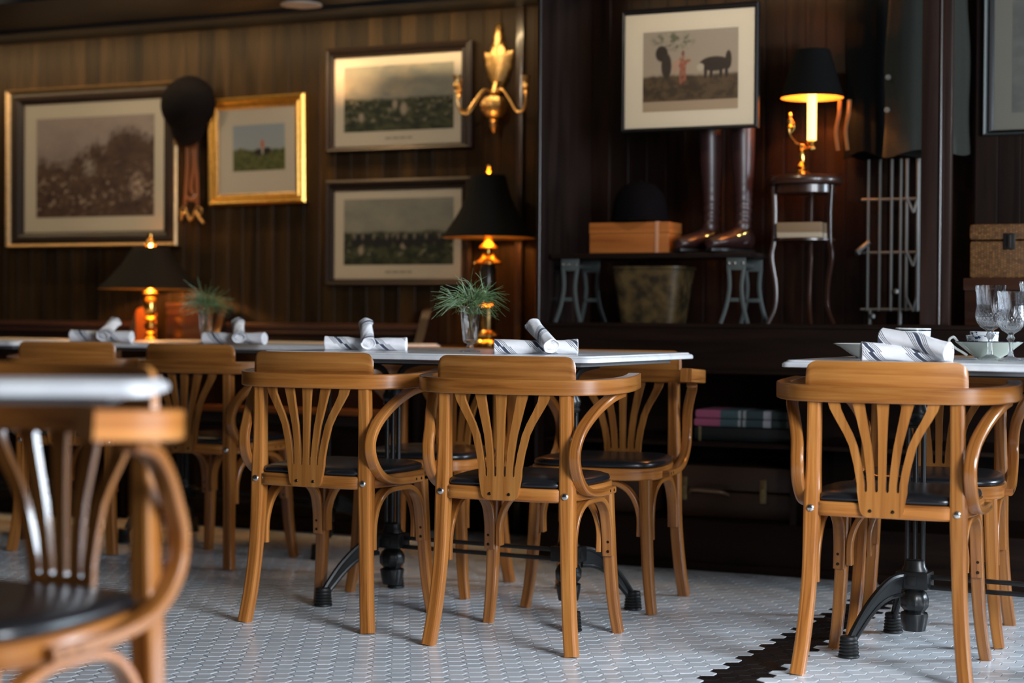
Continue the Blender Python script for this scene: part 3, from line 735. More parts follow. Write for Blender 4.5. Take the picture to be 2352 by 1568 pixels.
f1 = bowl('floral_dish', 2250, 4.76, [(.0001, .0265), (.022, .0265), (.027, .030), (.034, .045), (.0370, .064), (.0360, .065), (.032, .047), (.025, .033), (.0001, .030)], 'blue floral cup sitting in the handled soup cup', 'cup', mat=FLOR)
f2 = bowl('floral_dish', 2261, 4.945, [(.0001, 0), (.025, 0), (.030, .004), (.038, .050), (.0405, .073), (.0395, .074), (.036, .050), (.028, .008), (.0001, .006)], 'blue floral cup standing behind the handled soup cup', 'cup', mat=FLOR)
def goblet(px, d, s, label):
    x, y = T2(px, d); t = empty('crystal_goblet', (x, y, ZT), 0, label, 'glass', 'cut crystal goblets on the right table')
    outer = [(.0001, 0), (.034, 0), (.035, .002), (.022, .007), (.010, .014), (.0062, .026), (.0062, .055), (.0085, .060), (.0115, .066), (.0085, .072), (.0075, .076), (.013, .081), (.026, .089), (.035, .102), (.0385, .117), (.0375, .130), (.0355, .145), (.0365, .170), (.0405, .200)]
    inner = [(.0390, .200), (.0348, .170), (.0338, .145), (.0355, .128), (.0355, .115), (.031, .102), (.020, .092), (.0001, .088)]
    def cut(r, z, a):
        if .083 < z < .135 and r > .012: return r*(1+.030*(abs(math.sin(10*a+z*190))+abs(math.sin(10*a-z*190)))-.03)
        if .135 <= z < .19: return r*(1+.014*abs(math.cos(10*a)))
        if z < .008 and r > .02: return r*(1+.02*math.cos(20*a))
        if .058 < z < .074: return r*(1+.08*math.cos(6*a))
        return r
    pts = outer+inner; prof = []
    for i, ((r0, z0), (r1, z1)) in enumerate(zip(pts, pts[1:])):
        k = 5 if (abs(z1-z0) > .008 and .08 < z0 < .15) else 1
        for q in range(k): prof.append((r0+(r1-r0)*q/k, z0+(z1-z0)*q/k))
    prof.append(pts[-1]); no = len(outer)
    prof = [(r*s, z*s) for r, z in prof]
    MB().lathe(prof, n=120, rad=lambda r, z, a: cut(r/s, z/s, a)*s).build('goblet_body', CRYSTAL, t, 20)
goblet(2274, 4.66, 1.0, 'taller cut crystal goblet, left of the two in front of the handled soup cup')
goblet(2322, 4.53, .91, 'shorter cut crystal goblet, overlapping the taller one on its right')
goblet(2377, 4.72, 1.06, 'cut crystal goblet cropped by the right picture edge')

# ------------------------------------------------------------------ LAMPS
def bulb(t, x, y, z, power, r=.022, col=(1, .50, .16), strength=9):
    mb = MB(); mb.lathe([(.0001, -r*1.3), (r*.5, -r*1.1), (r*.95, -r*.2), (r, r*.2), (r*.7, r*.8), (.0001, r)], (x, y, z), 16); mb.build('bulb', emis('warm_bulb', (1, .62, .25), strength), t)
    d = bpy.data.lights.new('bulb_light', 'POINT'); d.energy = power; d.color = col; d.shadow_soft_size = r
    o = bpy.data.objects.new('bulb_light', d); COL.objects.link(o); o.parent = t; o.location = (x, y, z+r*1.0+.012)
def shade(t, x, y, zb, rb, zt, rt, mats, bell=.0):
    n = 10; po = []; pi = []
    for k in range(n+1):
        q = k/n; r = rb+(rt-rb)*q - bell*math.sin(PI*q)
        po.append((r, zb+(zt-zb)*q)); pi.append((r-.0025, zb+(zt-zb)*q))
    base = MB(); nseg = 48
    base.lathe(po, (x, y, 0), nseg, 0)
    # open shell: outer, inner and the two rims
    mb = MB()
    for prof, mi in ((po, 0), (pi, 1)):
        b0 = len(mb.v)
        for r, z in prof:
            for j in range(nseg): a = 2*PI*j/nseg; mb.v.append(Vector((x+r*math.cos(a), y+r*math.sin(a), z)))
        for i in range(n):
            for j in range(nseg): j2 = (j+1) % nseg; mb.face((b0+i*nseg+j, b0+i*nseg+j2, b0+(i+1)*nseg+j2, b0+(i+1)*nseg+j), None, mi)
    off = (n+1)*nseg
    for i, mi in ((0, 1), (n, 0)):
        for j in range(nseg): j2 = (j+1) % nseg; mb.face((i*nseg+j, i*nseg+j2, off+i*nseg+j2, off+i*nseg+j), None, mi)
    return mb.build('lamp_shade', mats, t, 60)
# big lamp by the post
t = wempty('table_lamp', -.727, .40, .775, 'large table lamp with black bell shade and brass tiers, left of the post', 'lamp', None)
Z = lambda z: z-.775
MB().lathe([(.062, 0), (.066, .006), (.066, .016), (.058, .022), (.052, .030), (.056, .036), (.056, .046), (.044, .052), (.036, .060), (.030, .066)], n=36).build('base', BRASS, t)
MB().lathe([(.0285, .06), (.0295, .07), (.0295, .150), (.0285, .158)], n=32).build('column', brassmat('satin_brass', (.40, .26, .10), .3), t)
MB().lathe([(.030, .150), (.048, .156), (.046, .162), (.034, .170), (.022, .184), (.018, .19)], n=32).build('collar', BRASS, t)
MB().lathe([(.024, .186), (.033, .20), (.035, .25), (.033, .31), (.026, .33)], n=32).build('column', simple('dark_marble_column', (.035, .028, .022), .2, coat=.4), t)
MB().lathe([(.024, .325), (.064, .330), (.062, .336), (.046, .344), (.034, .352), (.026, .366), (.016, .374)], n=32).build('collar', BRASS, t)
MB().lathe([(.015, .370), (.015, .390), (.038, .392), (.037, .398), (.024, .410), (.015, .425), (.012, .45)], n=32).build('neck', BRASS, t)
MB().lathe([(.004, .44), (.004, .690), (.007, .692), (.010, .70), (.006, .708), (.010, .716), (.008, .725), (.0001, .728)], n=16).build('finial', BRASS, t)
shade(t, 0, 0, Z(1.209), .187, Z(1.457), .068, [SHADEK, SHADEG], .020); bulb(t, 0, .0, .52, 5.0)
# lamp at the back left
t = wempty('table_lamp', -2.342, .375, .775, 'brass table lamp with wide black shade below the large framed print', 'lamp', None)
MB().lathe([(.030, 0), (.034, .005), (.034, .012), (.024, .018), (.020, .026), (.026, .034), (.022, .042), (.016, .048), (.020, .056), (.028, .066), (.026, .078), (.016, .086), (.020, .094), (.030, .100), (.026, .108), (.018, .114), (.024, .124), (.027, .134), (.027, .185), (.022, .194), (.030, .204), (.034, .214), (.020, .224), (.008, .235)], n=32).build('base', BRASS, t)
MB().lathe([(.004, .22), (.004, .410), (.018, .416), (.026, .424), (.022, .434), (.012, .444), (.009, .450), (.013, .462), (.010, .474), (.0001, .480)], n=24).build('finial', BRASS, t)
def translu():
    m, nt, b = newmat('dark_parchment_shade'); b.inputs['Base Color'].default_value = (.003, .0025, .002, 1); b.inputs['Specular IOR Level'].default_value = .2; b.inputs['Roughness'].default_value = .7
    tl = N(nt, 'ShaderNodeBsdfTranslucent'); tl.inputs[0].default_value = (.10, .030, .008, 1); mx = N(nt, 'ShaderNodeMixShader'); mx.inputs[0].default_value = .35
    nt.links.new(b.outputs[0], mx.inputs[1]); nt.links.new(tl.outputs[0], mx.inputs[2]); nt.links.new(mx.outputs[0], nt.nodes['Material Output'].inputs[0]); return m
TRS = translu()
shade(t, 0, 0, Z(1.005), .226, Z(1.188), .075, [TRS, SHADEG], .012); bulb(t, 0, 0, .28, 9.0)
# candlestick lamp on the stand in the display bay
t = wempty('candlestick_lamp', .580, .28, 1.412, 'brass candlestick lamp with lit candle tube and black shade on the tall stand', 'lamp', None)
MB().lathe([(.036, 0), (.038, .004), (.030, .010), (.018, .016), (.014, .024), (.020, .034), (.014, .042), (.008, .050), (.012, .070), (.009, .086), (.016, .094), (.010, .100), (.014, .112), (.006, .118)], n=24).build('base', BRASS, t)
mb = MB(); mb.sweep(cr([(0, 0, .108), (.012, -.004, .100), (.026, -.006, .096), (.036, -.006, .104)], 5), circ(.005, 8)); mb.sweep(cr([(0, 0, .112), (-.020, 0, .118), (-.036, 0, .135), (-.046, 0, .155), (-.048, 0, .175)], 5), circ(.0048, 8)); mb.sweep(cr([(-.046, 0, .155), (-.030, 0, .170), (-.032, 0, .19), (-.042, 0, .20)], 5), circ(.004, 8)); mb.build('arms', BRASS, t)
MB().lathe([(.006, .088), (.016, .092), (.018, .100), (.012, .106), (.016, .116), (.019, .122), (.016, .126)], (.037, -.006, 0), 20).build('socket', BRASS, t)
MB().lathe([(.008, .170), (.013, .178), (.009, .186), (.012, .196), (.014, .204), (.006, .210), (.009, .220), (.004, .230)], (-.045, 0, 0), 16).build('finial', BRASS, t)
MB().lathe([(.0165, .124), (.0165, .30), (.0001, .302)], (.037, -.006, 0), 24).build('candle_tube', emis('glowing_candle_tube', (1, .66, .22), 1.25), t)
shade(t, .037, -.006, Z(1.69+.775)-1.412, .114, Z(1.862+.775)-1.412, .062, [SHADEK, SHADEG], .0)
bulb(t, .037, -.006, .335, 6.0, r=.014, col=(1, .42, .12))

# ------------------------------------------------------------------ PICTURES
def nz(x, y, s=1.0, seed=0): return noise.fractal(Vector((x*s+seed*7.3, y*s, seed*1.7)), .7, 2.0, 4)
def mixc(a, b, t): t = max(0, min(1, t)); return tuple(a[i]*(1-t)+b[i]*t for i in range(3))
def blob(s, t, cx, cy, rx, ry): 
    return max(0, 1-((s-cx)/rx)**2-((t-cy)/ry)**2)
def paint_hunt_crowd(s, t):
    sky = mixc((.17, .13, .12), (.27, .22, .19), t+nz(s, t, 4, 1)*.35); g = mixc((.045, .022, .014), (.09, .05, .03), .5+nz(s, t, 14, 2)*.8)
    hz = .50+.14*nz(s, 0, 5, 3)+.30*blob(s, 0, .85, 0, .5, 1); c = mixc(g, sky, (t-hz)*9+nz(s, t, 25, 4)*.6)
    if t < .55:
        k = nz(s, t, 30, 5); c = mixc(c, (.36, .27, .20), (k-.25)*1.6*(1 if .08 < t < .42 else .3))
    c = mixc(c, (.34, .29, .24), (blob(s, t, .45, .50, .07, .12))*.8*(.6+nz(s, t, 30, 6)))
    c = mixc(c, (.40, .30, .23), (blob(s, t, .86, .30, .08, .16))*.9*(.5+nz(s, t, 35, 7)*1.5))
    return c
def paint_rider(s, t):
    sky = mixc((.26, .27, .26), (.22, .25, .28), t); g = mixc((.045, .055, .012), (.10, .10, .03), .5+nz(s, t, 12, 8))
    c = mixc(g, sky, (t-.44-.05*nz(s, 0, 5, 9))*25)
    c = mixc(c, (.02, .015, .012), (blob(s, t, .50, .40, .09, .08)+blob(s, t, .66, .42, .08, .08))*4)
    c = mixc(c, (.33, .11, .06), blob(s, t, .57, .56, .035, .12)*4); c = mixc(c, (.35, .3, .25), blob(s, t, .57, .42, .02, .08)*3)
    return c
def paint_field(seed, warm):
    def f(s, t):
        sky = mixc((.21, .20, .16), (.16, .16, .14), .5+nz(s, t, 4, seed)*.9); sky = mixc(sky, (.31, .25, .17), nz(s, t, 3, seed+1)*.9*warm)
        g = mixc((.012, .017, .008), (.045, .050, .022), .4+nz(s, t, 11, seed+2)*1.5)
        hz = .47+.03*nz(s, 0, 4, seed+3)
        c = mixc(g, sky, (t-hz)*22)
        if .12 < t < .50: c = mixc(c, (.22, .19, .14), (nz(s*1.2, t*.8, 22, seed+4)-.32)*1.8)
        for cx, cy, r_ in ((.47, .40, .03), (.16, .22, .03), (.55, .33, .04)): c = mixc(c, (.24, .20, .15), blob(s, t, cx, cy, r_, r_*3)*1.4)
        return c
    return f
def paint_horses(seed):
    f0 = paint_field(seed, 0)
    def f(s, t):
        c = f0(s, t)
        for k in range(9): c = mixc(c, (.012, .011, .010), blob(s, t, .12+.095*k, .36+.02*math.sin(k*2), .055, .10)*3); c = mixc(c, (.16, .14, .11), blob(s, t, .10+.095*k+.02*math.sin(k*5), .43, .013, .06)*1.6)
        return c
    return f
def paint_farm(s, t):
    if t < .13: return (.25, .19, .13)
    t2 = (t-.13)/.87
    sky = mixc((.25, .20, .145), (.22, .19, .15), t2); g = mixc((.035, .022, .012), (.07, .045, .022), .5+nz(s, t, 12, 31)*1.2)
    c = mixc(g, sky, (t2-.34-.02*nz(s, 0, 6, 32)+.12*s*(s < .3)*0)*22)
    c = mixc(c, (.08, .085, .05), (blob(s, t2, .32, .85, .25, .16))*(.4+nz(s, t2, 14, 33)*2.2))
    c = mixc(c, (.020, .014, .010), blob(s, t2, .20, .68, .07, .12)*4); c = mixc(c, (.025, .018, .012), blob(s, t2, .25, .50, .06, .20)*3)
    c = mixc(c, (.20, .070, .040), (blob(s, t2, .42, .52, .045, .13)+blob(s, t2, .405, .34, .022, .14)+blob(s, t2, .44, .34, .022, .13)+blob(s, t2, .47, .56, .04, .03))*3*(.6+nz(s, t2, 30, 35)))
    c = mixc(c, (.27, .17, .12), (blob(s, t2, .34, .48, .028, .10)+blob(s, t2, .37, .55, .03, .035))*2.5); c = mixc(c, (.12, .05, .035), blob(s, t2, .425, .67, .018, .045)*4)
    c = mixc(c, (.020, .013, .010), blob(s, t2, .76, .50, .17, .11)*5); c = mixc(c, (.30, .26, .20), blob(s, t2, .61, .46, .04, .06)*3); c = mixc(c, (.022, .014, .01), (blob(s, t2, .90, .55, .035, .14))*4)
    for lx in (.66, .72, .82, .88): c = mixc(c, (.02, .013, .01), blob(s, t2, lx, .38, .018, .10)*3)
    return c
def painted(t, u0, u1, z0, z1, y, fn, nx=120, ny=84, name='print'):
    V = []; F = []
    for j in range(ny+1):
        for i in range(nx+1): V.append((u0+(u1-u0)*i/nx, y, z0+(z1-z0)*j/ny))
    cols = [fn(i/nx, j/ny) for j in range(ny+1) for i in range(nx+1)]
    for j in range(ny):
        for i in range(nx): a = j*(nx+1)+i; F.append((a, a+1, a+nx+2, a+nx+1))
    me = bpy.data.meshes.new(name); me.from_pydata(V, [], F); me.materials.append(PRINT)
    ca = me.color_attributes.new('Col', 'FLOAT_COLOR', 'POINT'); arr = np.ones((len(V), 4), dtype=np.float32); arr[:, :3] = np.array(cols)*1.65; ca.data.foreach_set('color', arr.ravel())
    o = bpy.data.objects.new(name, me); COL.objects.link(o); o.parent = t; return o
def framed(uo0, uo1, zo0, zo1, um0, um1, zm0, zm1, up0, up1, zp0, zp1, p, bands, fn, label, matb, depth=.022, roll_=0, caption=False, group='framed sporting prints on the panelled walls', nx=120, ny=84):
    """bands: [(outer fraction 0..1 across the moulding, height, material)]"""
    uc, zc = (uo0+uo1)/2, (zo0+zo1)/2
    t = wempty('framed_print', uc, p, zc, label, 'picture', group)
    t.rotation_mode = 'XYZ'; t.rotation_euler = (0, roll_, -PHI)
    a, b = (uo1-uo0)/2, (zo1-zo0)/2
    o_ = (-a, a, -b, b); i_ = (um0-uc, um1-uc, zm0-zc, zm1-zc)
    def rect(f): return [o_[k]+(i_[k]-o_[k])*f for k in range(4)]
    for bi, (f0, f1, h, mat) in enumerate(bands):
        r0, r1 = rect(f0), rect(f1)
        g = MB()
        def lp(r, y): return [(r[0], y, r[2]), (r[1], y, r[2]), (r[1], y, r[3]), (r[0], y, r[3])]
        fm = f0+(f1-f0)*.35; rm = rect(fm); rn = rect(f0+(f1-f0)*.75)
        loops = [lp(r0, 0), lp(r0, -h*.75), lp(rm, -h), lp(rn, -h*.9), lp(r1, -h*.6), lp(r1, 0)]
        g.prism(loops, sm=False, cap=False)
        for q in range(4): g.face((q, (q+1) % 4, 20+(q+1) % 4, 20+q), None)
        g.build('frame' if bi == 0 else 'frame_moulding', mat, t, 0)
    g = MB(); g.box(i_[0]-.004, i_[1]+.004, -.008, -.001, i_[2]-.004, i_[3]+.004); mt = g.build('mount', matb, t)
    painted(t, up0-uc, up1-uc, zp0-zc, zp1-zc, -.0088, fn, nx, ny)
    if caption:
        g = MB(); zz = (zp0-zc)-(zp0-zm0)*.52; uu = (up0+up1)/2-uc-.06; rn_ = random.Random(2)
        for k in range(22):
            if k % 6 == 5: continue
            g.box(uu+k*.0058, uu+k*.0058+.0038, -.0088, -.0082, zz-.003, zz+.004)
        g.build('caption', simple('caption_ink', (.16, .14, .12), .8), t)
    g = MB(); g.v = [Vector((i_[0], -.0115, i_[2])), Vector((i_[1], -.0115, i_[2])), Vector((i_[1], -.0115, i_[3])), Vector((i_[0], -.0115, i_[3]))]; g.face((0, 1, 2, 3), None, 0, False); g.build('glass', PGLASS, t, 0, False)
    return t
framed(-3.325, -2.354, 1.203, 1.941, -3.230, -2.437, 1.273, 1.868, -3.160, -2.494, 1.342, 1.801, .618, [(0, .26, .040, GILT2), (.26, .88, .032, FRAMEB), (.88, 1.0, .020, FRAMEB)], paint_hunt_crowd, 'large brown hunting scene print in a dark and gilt frame at far left', PAPER)
framed(-2.192, -1.694, 1.380, 1.852, -2.145, -1.752, 1.430, 1.801, -2.073, -1.806, 1.529, 1.730, .618, [(0, .5, .036, GILT), (.5, .85, .026, GILT), (.85, 1.0, .018, GILT2)], paint_rider, 'small print of a rider in a bright gilt frame', PAPERW, roll_=-.014)
framed(-1.592, -.898, 1.594, 2.037, -1.558, -.951, 1.618, 1.996, -1.511, -.988, 1.678, 1.955, .618, [(0, .6, .034, FRAMEB), (.6, 1.0, .024, FRAMEB)], paint_field(11, 1), 'field scene print in a dark brown frame beside the wall sconce, upper of two', PAPERW, caption=True)
framed(-1.590, -.895, 1.024, 1.474, -1.556, -.947, 1.052, 1.428, -1.509, -.985, 1.112, 1.392, .618, [(0, .6, .034, FRAMEB), (.6, 1.0, .024, FRAMEB)], paint_horses(21), 'print of a row of horses partly behind the black lamp shade, lower of two', PAPERW, caption=True)
hp = framed(-.046, .470, 1.572, 2.018, -.034, .455, 1.585, 1.998, .036, .396, 1.643, 1.932, .10, [(0, 1.0, .016, FRAMEK)], paint_farm, 'farm scene print in a thin black frame hanging before the riding boots', PAPER)
g = MB()
for u in (-.18, .18): g.box(u-.001, u+.001, -.004, -.002, .20, .37)
g.box(-.258, .258, -.001, .012, -.223, .223); g.build('hanging_wire', FRAMEK, hp)
framed(1.218, 1.95, 1.535, 2.10, 1.254, 1.90, 1.552, 2.06, 1.315, 1.84, 1.61, 2.0, .298, [(0, .4, .028, GREYM), (.4, 1.0, .020, FRAMEK)], (lambda s, t: mixc((.07, .07, .06), (.10, .10, .085), .5+nz(s, t, 5, 41))), 'pale matted print in a dark frame cropped by the right picture edge', simple('grey_mat_board', (.20, .185, .15), .7), nx=40, ny=40)

# ------------------------------------------------------------------ WALL SCONCE
t = wempty('wall_sconce', -.785, .618, 1.75, 'ornate gilt wall sconce with three curled arms beside the upper print', 'sconce')
half = [(0, .352), (.010, .348), (.014, .335), (.009, .322), (.018, .312), (.022, .296), (.017, .280), (.026, .268), (.036, .250), (.040, .236), (.052, .232), (.064, .236), (.068, .222), (.064, .204), (.060, .194), (.060, .176), (.056, .158), (.050, .146), (.047, .130), (.040, .118), (.033, .104), (.022, .092), (.024, .080), (.016, .068), (0, .062)]
outl = [(x, z) for x, z in half]+[(-x, z) for x, z in half[-2:0:-1]]
loops = []
for f, y in ((1, 0), (1, -.008), (.86, -.016), (.55, -.024), (.2, -.028)):
    loops.append([(x*f, y, .2+(z-.2)*(1-(1-f)*.6)) for x, z in outl])
MB().prism(loops).build('back_plate', AGED, t, 45)
mb = MB(); mb.lathe([(.008, .075), (.012, .062), (.020, .055), (.016, .048), (.040, .040), (.054, .015), (.052, -.012), (.034, -.036), (.016, -.044), (.020, -.052), (.014, -.060), (.016, -.074), (.008, -.092), (.0001, -.106)], (0, -.05, 0), 28, rad=lambda r, z, a: r*(1+.05*math.cos(10*a)) if r > .03 else r); mb.build('urn', AGED, t)
MB().lathe([(.013, .0), (.013, .045), (.018, .05)], (0, -.05, .06), 12, axis=(0, .5, 1)).build('stem', AGED, t)
for ex, ey, ez in ((-.135, -.10, -.035), (-.085, -.22, -.028), (.165, -.10, -.035)):
    s_ = Vector((0, -.05, .058)); e = Vector((ex, ey, ez+.0))
    d_ = e-s_; d_.z = 0
    pts = [s_, s_+d_*.25+Vector((0, 0, .012)), s_+d_*.48+Vector((0, 0, -.03)), s_+d_*.72+Vector((0, 0, -.082)), s_+d_*.93+Vector((0, 0, -.078)), s_+d_+Vector((0, 0, -.045)), s_+d_+Vector((0, 0, -.010))]
    arm = MB().sweep(cr(pts, 7), circ(.0050, 8)).build('arm', AGED, t)
    c = s_+d_
    MB().lathe([(.005, -.02), (.010, -.012), (.006, -.004), (.012, .006), (.016, .014), (.011, .022), (.013, .044), (.018, .052), (.018, .056), (.012, .056)], c, 18).build('candle_cup', AGED, arm)

# riding hat and bridle between the framed prints
t = wempty('riding_hat', -2.275, .574, 1.825, 'black velvet hat hung on the wall between the two left prints', 'hat')
MB().lathe([(.138, .0), (.140, .010), (.132, .030), (.116, .055), (.090, .078), (.055, .092), (.0001, .097)], (0, -.008, .0), 32, axis=(0, -1, 0), sq=.92).build('crown', VELVET, t)
MB().lathe([(.090, .0), (.095, .010), (.080, .03), (.04, .045), (.0001, .05)], (.0, -.01, -.09), 28, axis=(0, -1, 0)).build('peak', VELVET, t)
t = wempty('bridle', -2.262, .60, 1.70, 'brown leather bridle straps with metal bit hanging below the velvet hat', 'bridle')
mb = MB()
for pts in (((-.040, -.02, .02), (-.030, -.022, -.09), (-.034, -.022, -.2), (-.046, -.02, -.33)), ((.018, -.02, .02), (.012, -.024, -.10), (.020, -.022, -.2), (.022, -.02, -.33)), ((-.02, -.018, -.0), (.0, -.02, -.13), (-.012, -.018, -.24), (.01, -.018, -.30)), ((-.032, -.024, -.28), (0, -.03, -.295), (.022, -.024, -.27))):
    mb.sweep(cr([Vector(p) for p in pts], 6), rrect(.017, .005, .0015), up=(0, 1, 0))
mb.build('strap', STRAP, t)
mb = MB()
for pts in (((-.06, -.03, -.385), (-.035, -.03, -.345), (-.008, -.03, -.385), (.02, -.03, -.345)), ((.02, -.03, -.345), (.035, -.03, -.372), (.062, -.03, -.400))):
    mb.sweep(cr([Vector(p) for p in pts], 3), circ(.007, 8))
for c in ((-.05, -.025, -.345), (.03, -.025, -.345)): 
    ring_ = [Vector((c[0]+.018*math.cos(a*PI/8), c[1], c[2]+.018*math.sin(a*PI/8))) for a in range(16)]; mb.sweep(ring_, circ(.0035, 6), up=(0, 1, 0), closed=True)
mb.build('bit', AGED, t)

# ------------------------------------------------------------------ BENCHES AND SIDE TABLES ALONG THE LEFT WALL
def bench(u0, u1, label):
    t = wempty('wall_bench', u0, .3, 0, label, 'bench', 'wooden benches along the left wall'); L_ = u1-u0
    g = MB(); g.box(0, L_, .0, .30, 0, .44, .006); g.box(0, L_, -.008, .0, 0, .06, .003)
    k = int(L_/.3)
    for i in range(k): g.box(.03+i*L_/k, L_/k-.02+i*L_/k, -.010, 0, .10, .40, .006)
    g.build('base', DARKW2, t)
    g = MB(); g.box(0, L_, -.02, .27, .44, .49, .014); g.build('seat_cushion', CUSH, t)
    g = MB(); g.box(0, L_, -.034, -.018, .496, .515, .003); g.box(0, L_, -.03, .25, .49, .497, .001); g.build('seat_edge', PEWW, t)
    g = MB(); g.box(0, L_, .25, .29, .49, .84, .004); g.build('back', DARKW2, t)
    g = MB(); g.box(0, L_, .222, .318, .838, .862, .006); g.box(0, L_, .236, .25, .815, .838, .003); g.build('top_rail', REDW, t)
    for x in (-.0, L_):
        lp = [(.0, .0), (.0, .55), (.03, .62), (.10, .72), (.18, .80), (.22, .88), (.25, .92), (.29, .93), (.315, .90), (.315, 0)]
        g = MB(); g.prism([[(x-.02, y, z) for y, z in lp], [(x+.02, y, z) for y, z in lp]], sm=False); g.build('end_panel', DARKW2, t)
    return t
bench(-4.9, -2.52, 'dark wooden wall bench left of the back lamp, below the large print')
bench(-2.08, -1.075, 'dark wooden wall bench between the two table lamps')
def sidetable(u0, u1, label):
    t = wempty('side_table', u0, .33, 0, label, 'side table', 'dark side tables carrying the lamps'); L_ = u1-u0
    g = MB(); g.box(0, L_, -.02, .262, .755, .775, .004); g.build('table_top', REDW, t)
    g = MB(); g.box(.02, L_-.02, .01, .27, .62, .755, .003); g.build('drawer_box', DARKW2, t)
    for x in (.03, L_-.03):
        for y in (.02, .25): g = MB(); g.sweep([Vector((x, y, 0)), Vector((x, y, .62))], rrect(.035, .035, .005), up=(0, 1, 0), scale=lambda q: .7+.3*q); g.build('leg', DARKW2, t)
sidetable(-2.49, -2.115, 'dark side table under the brass lamp at the back left')
sidetable(-1.045, -.44, 'dark side table under the large black shaded lamp')
t = wempty('wooden_box', -2.225, .53, .775, 'upright brown wooden box behind the blurred pine sprig', 'box')
g = MB(); g.box(-.100, .100, -.06, .06, 0, .150, .004); g.build('body', REDW, t); g = MB(); g.box(-.104, .104, -.064, .064, .150, .170, .004); g.build('lid', REDW, t)
t = wempty('wooden_box', -2.455, .47, .775, 'small orange brown upright case with rounded top left of the back lamp', 'box')
lp = [(-.034, 0), (.034, 0), (.034, .125), (.028, .142), (.012, .150), (-.012, .150), (-.028, .142), (-.034, .125)]
g = MB(); g.prism([[(x, .0, z) for x, z in lp], [(x, .06, z) for x, z in lp]], sm=False); g.build('case', PEWW, t)

# ------------------------------------------------------------------ DISPLAY BAY
ZS = .876
t = wempty('low_bench', .0, .10, ZS, 'low dark bench with grey iron legs carrying the boots and orange box', 'bench')
g = MB(); g.box(-.310, .455, -.04, .20, .235, .255, .005); g.build('bench_top', DARKW2, t)
for x in (-.238, .400):
    g = MB(); g.box(x-.035, x+.035, -.03, -.018, .190, .235, .003); g.box(x-.035, x+.035, .178, .19, .190, .235, .003)
    for y, dy in ((-.024, -.02), (.184, .02)):
        for dx in (-1, 1):
            g.sweep(cr([(x+dx*.028, y, .20), (x+dx*.022, y+dy*.3, .13), (x+dx*.032, y+dy*.6, .06), (x+dx*.050, y+dy, .0)], 4), rrect(.014, .012, .003), up=(0, 1, 0))
        g.box(x-.026, x+.026, y-.004, y+.004, .078, .092, .002)
    for z in (.21,): g.box(x-.006, x+.006, -.024, .184, z-.008, z+.008, .002)
    lg = g.build('leg', GREYM, t)
    g = MB()
    for dx in (-.026, -.004, .026): g.lathe([(.006, 0), (.005, .003), (.0001, .005)], (x+dx, -.030, .215), 10, axis=(0, -1, 0))
    g.build('bolt', STEEL, lg)
ZB = ZS+.255
t = wempty('cigar_box', -.004, .135, ZB, 'orange wooden box with a pale strap lying on the low bench', 'box')
g = MB(); g.box(-.158, .150, -.06, .08, 0, .072, .003); g.build('body', ORW, t)
g = MB(); g.box(-.160, .152, -.062, .082, .072, .112, .004); g.build('lid', ORW, t)
g = MB(); g.box(.098, .112, -.064, -.060, 0, .113, .001); g.box(.098, .112, -.064, .084, .112, .1135, .0005); g.build('strap', simple('pale_strap', (.45, .22, .12), .5), t)
t = wempty('riding_helmet', .003, .16, ZB+.1135, 'black velvet riding helmet resting on the orange wooden box', 'hat')
MB().lathe([(.100, 0), (.108, .006), (.104, .03), (.098, .075), (.085, .110), (.058, .138), (.025, .150), (.0001, .152)], (0, 0, 0), 32, sq=.95).build('crown', VELVET, t)
mb = MB(); mb.prism([[(x*1.0, y, z+dz) for x, y, z in [(-.075, -.06, .012), (-.06, -.10, .006), (-.0, -.125, .004), (.06, -.10, .006), (.075, -.06, .012), (0, -.05, .014)]] for dz in (0, .006)]); mb.build('peak', VELVET, t)
MB().lathe([(.012, 0), (.010, .004), (.0001, .006)], (0, 0, .151), 12).build('button', VELVET, t)
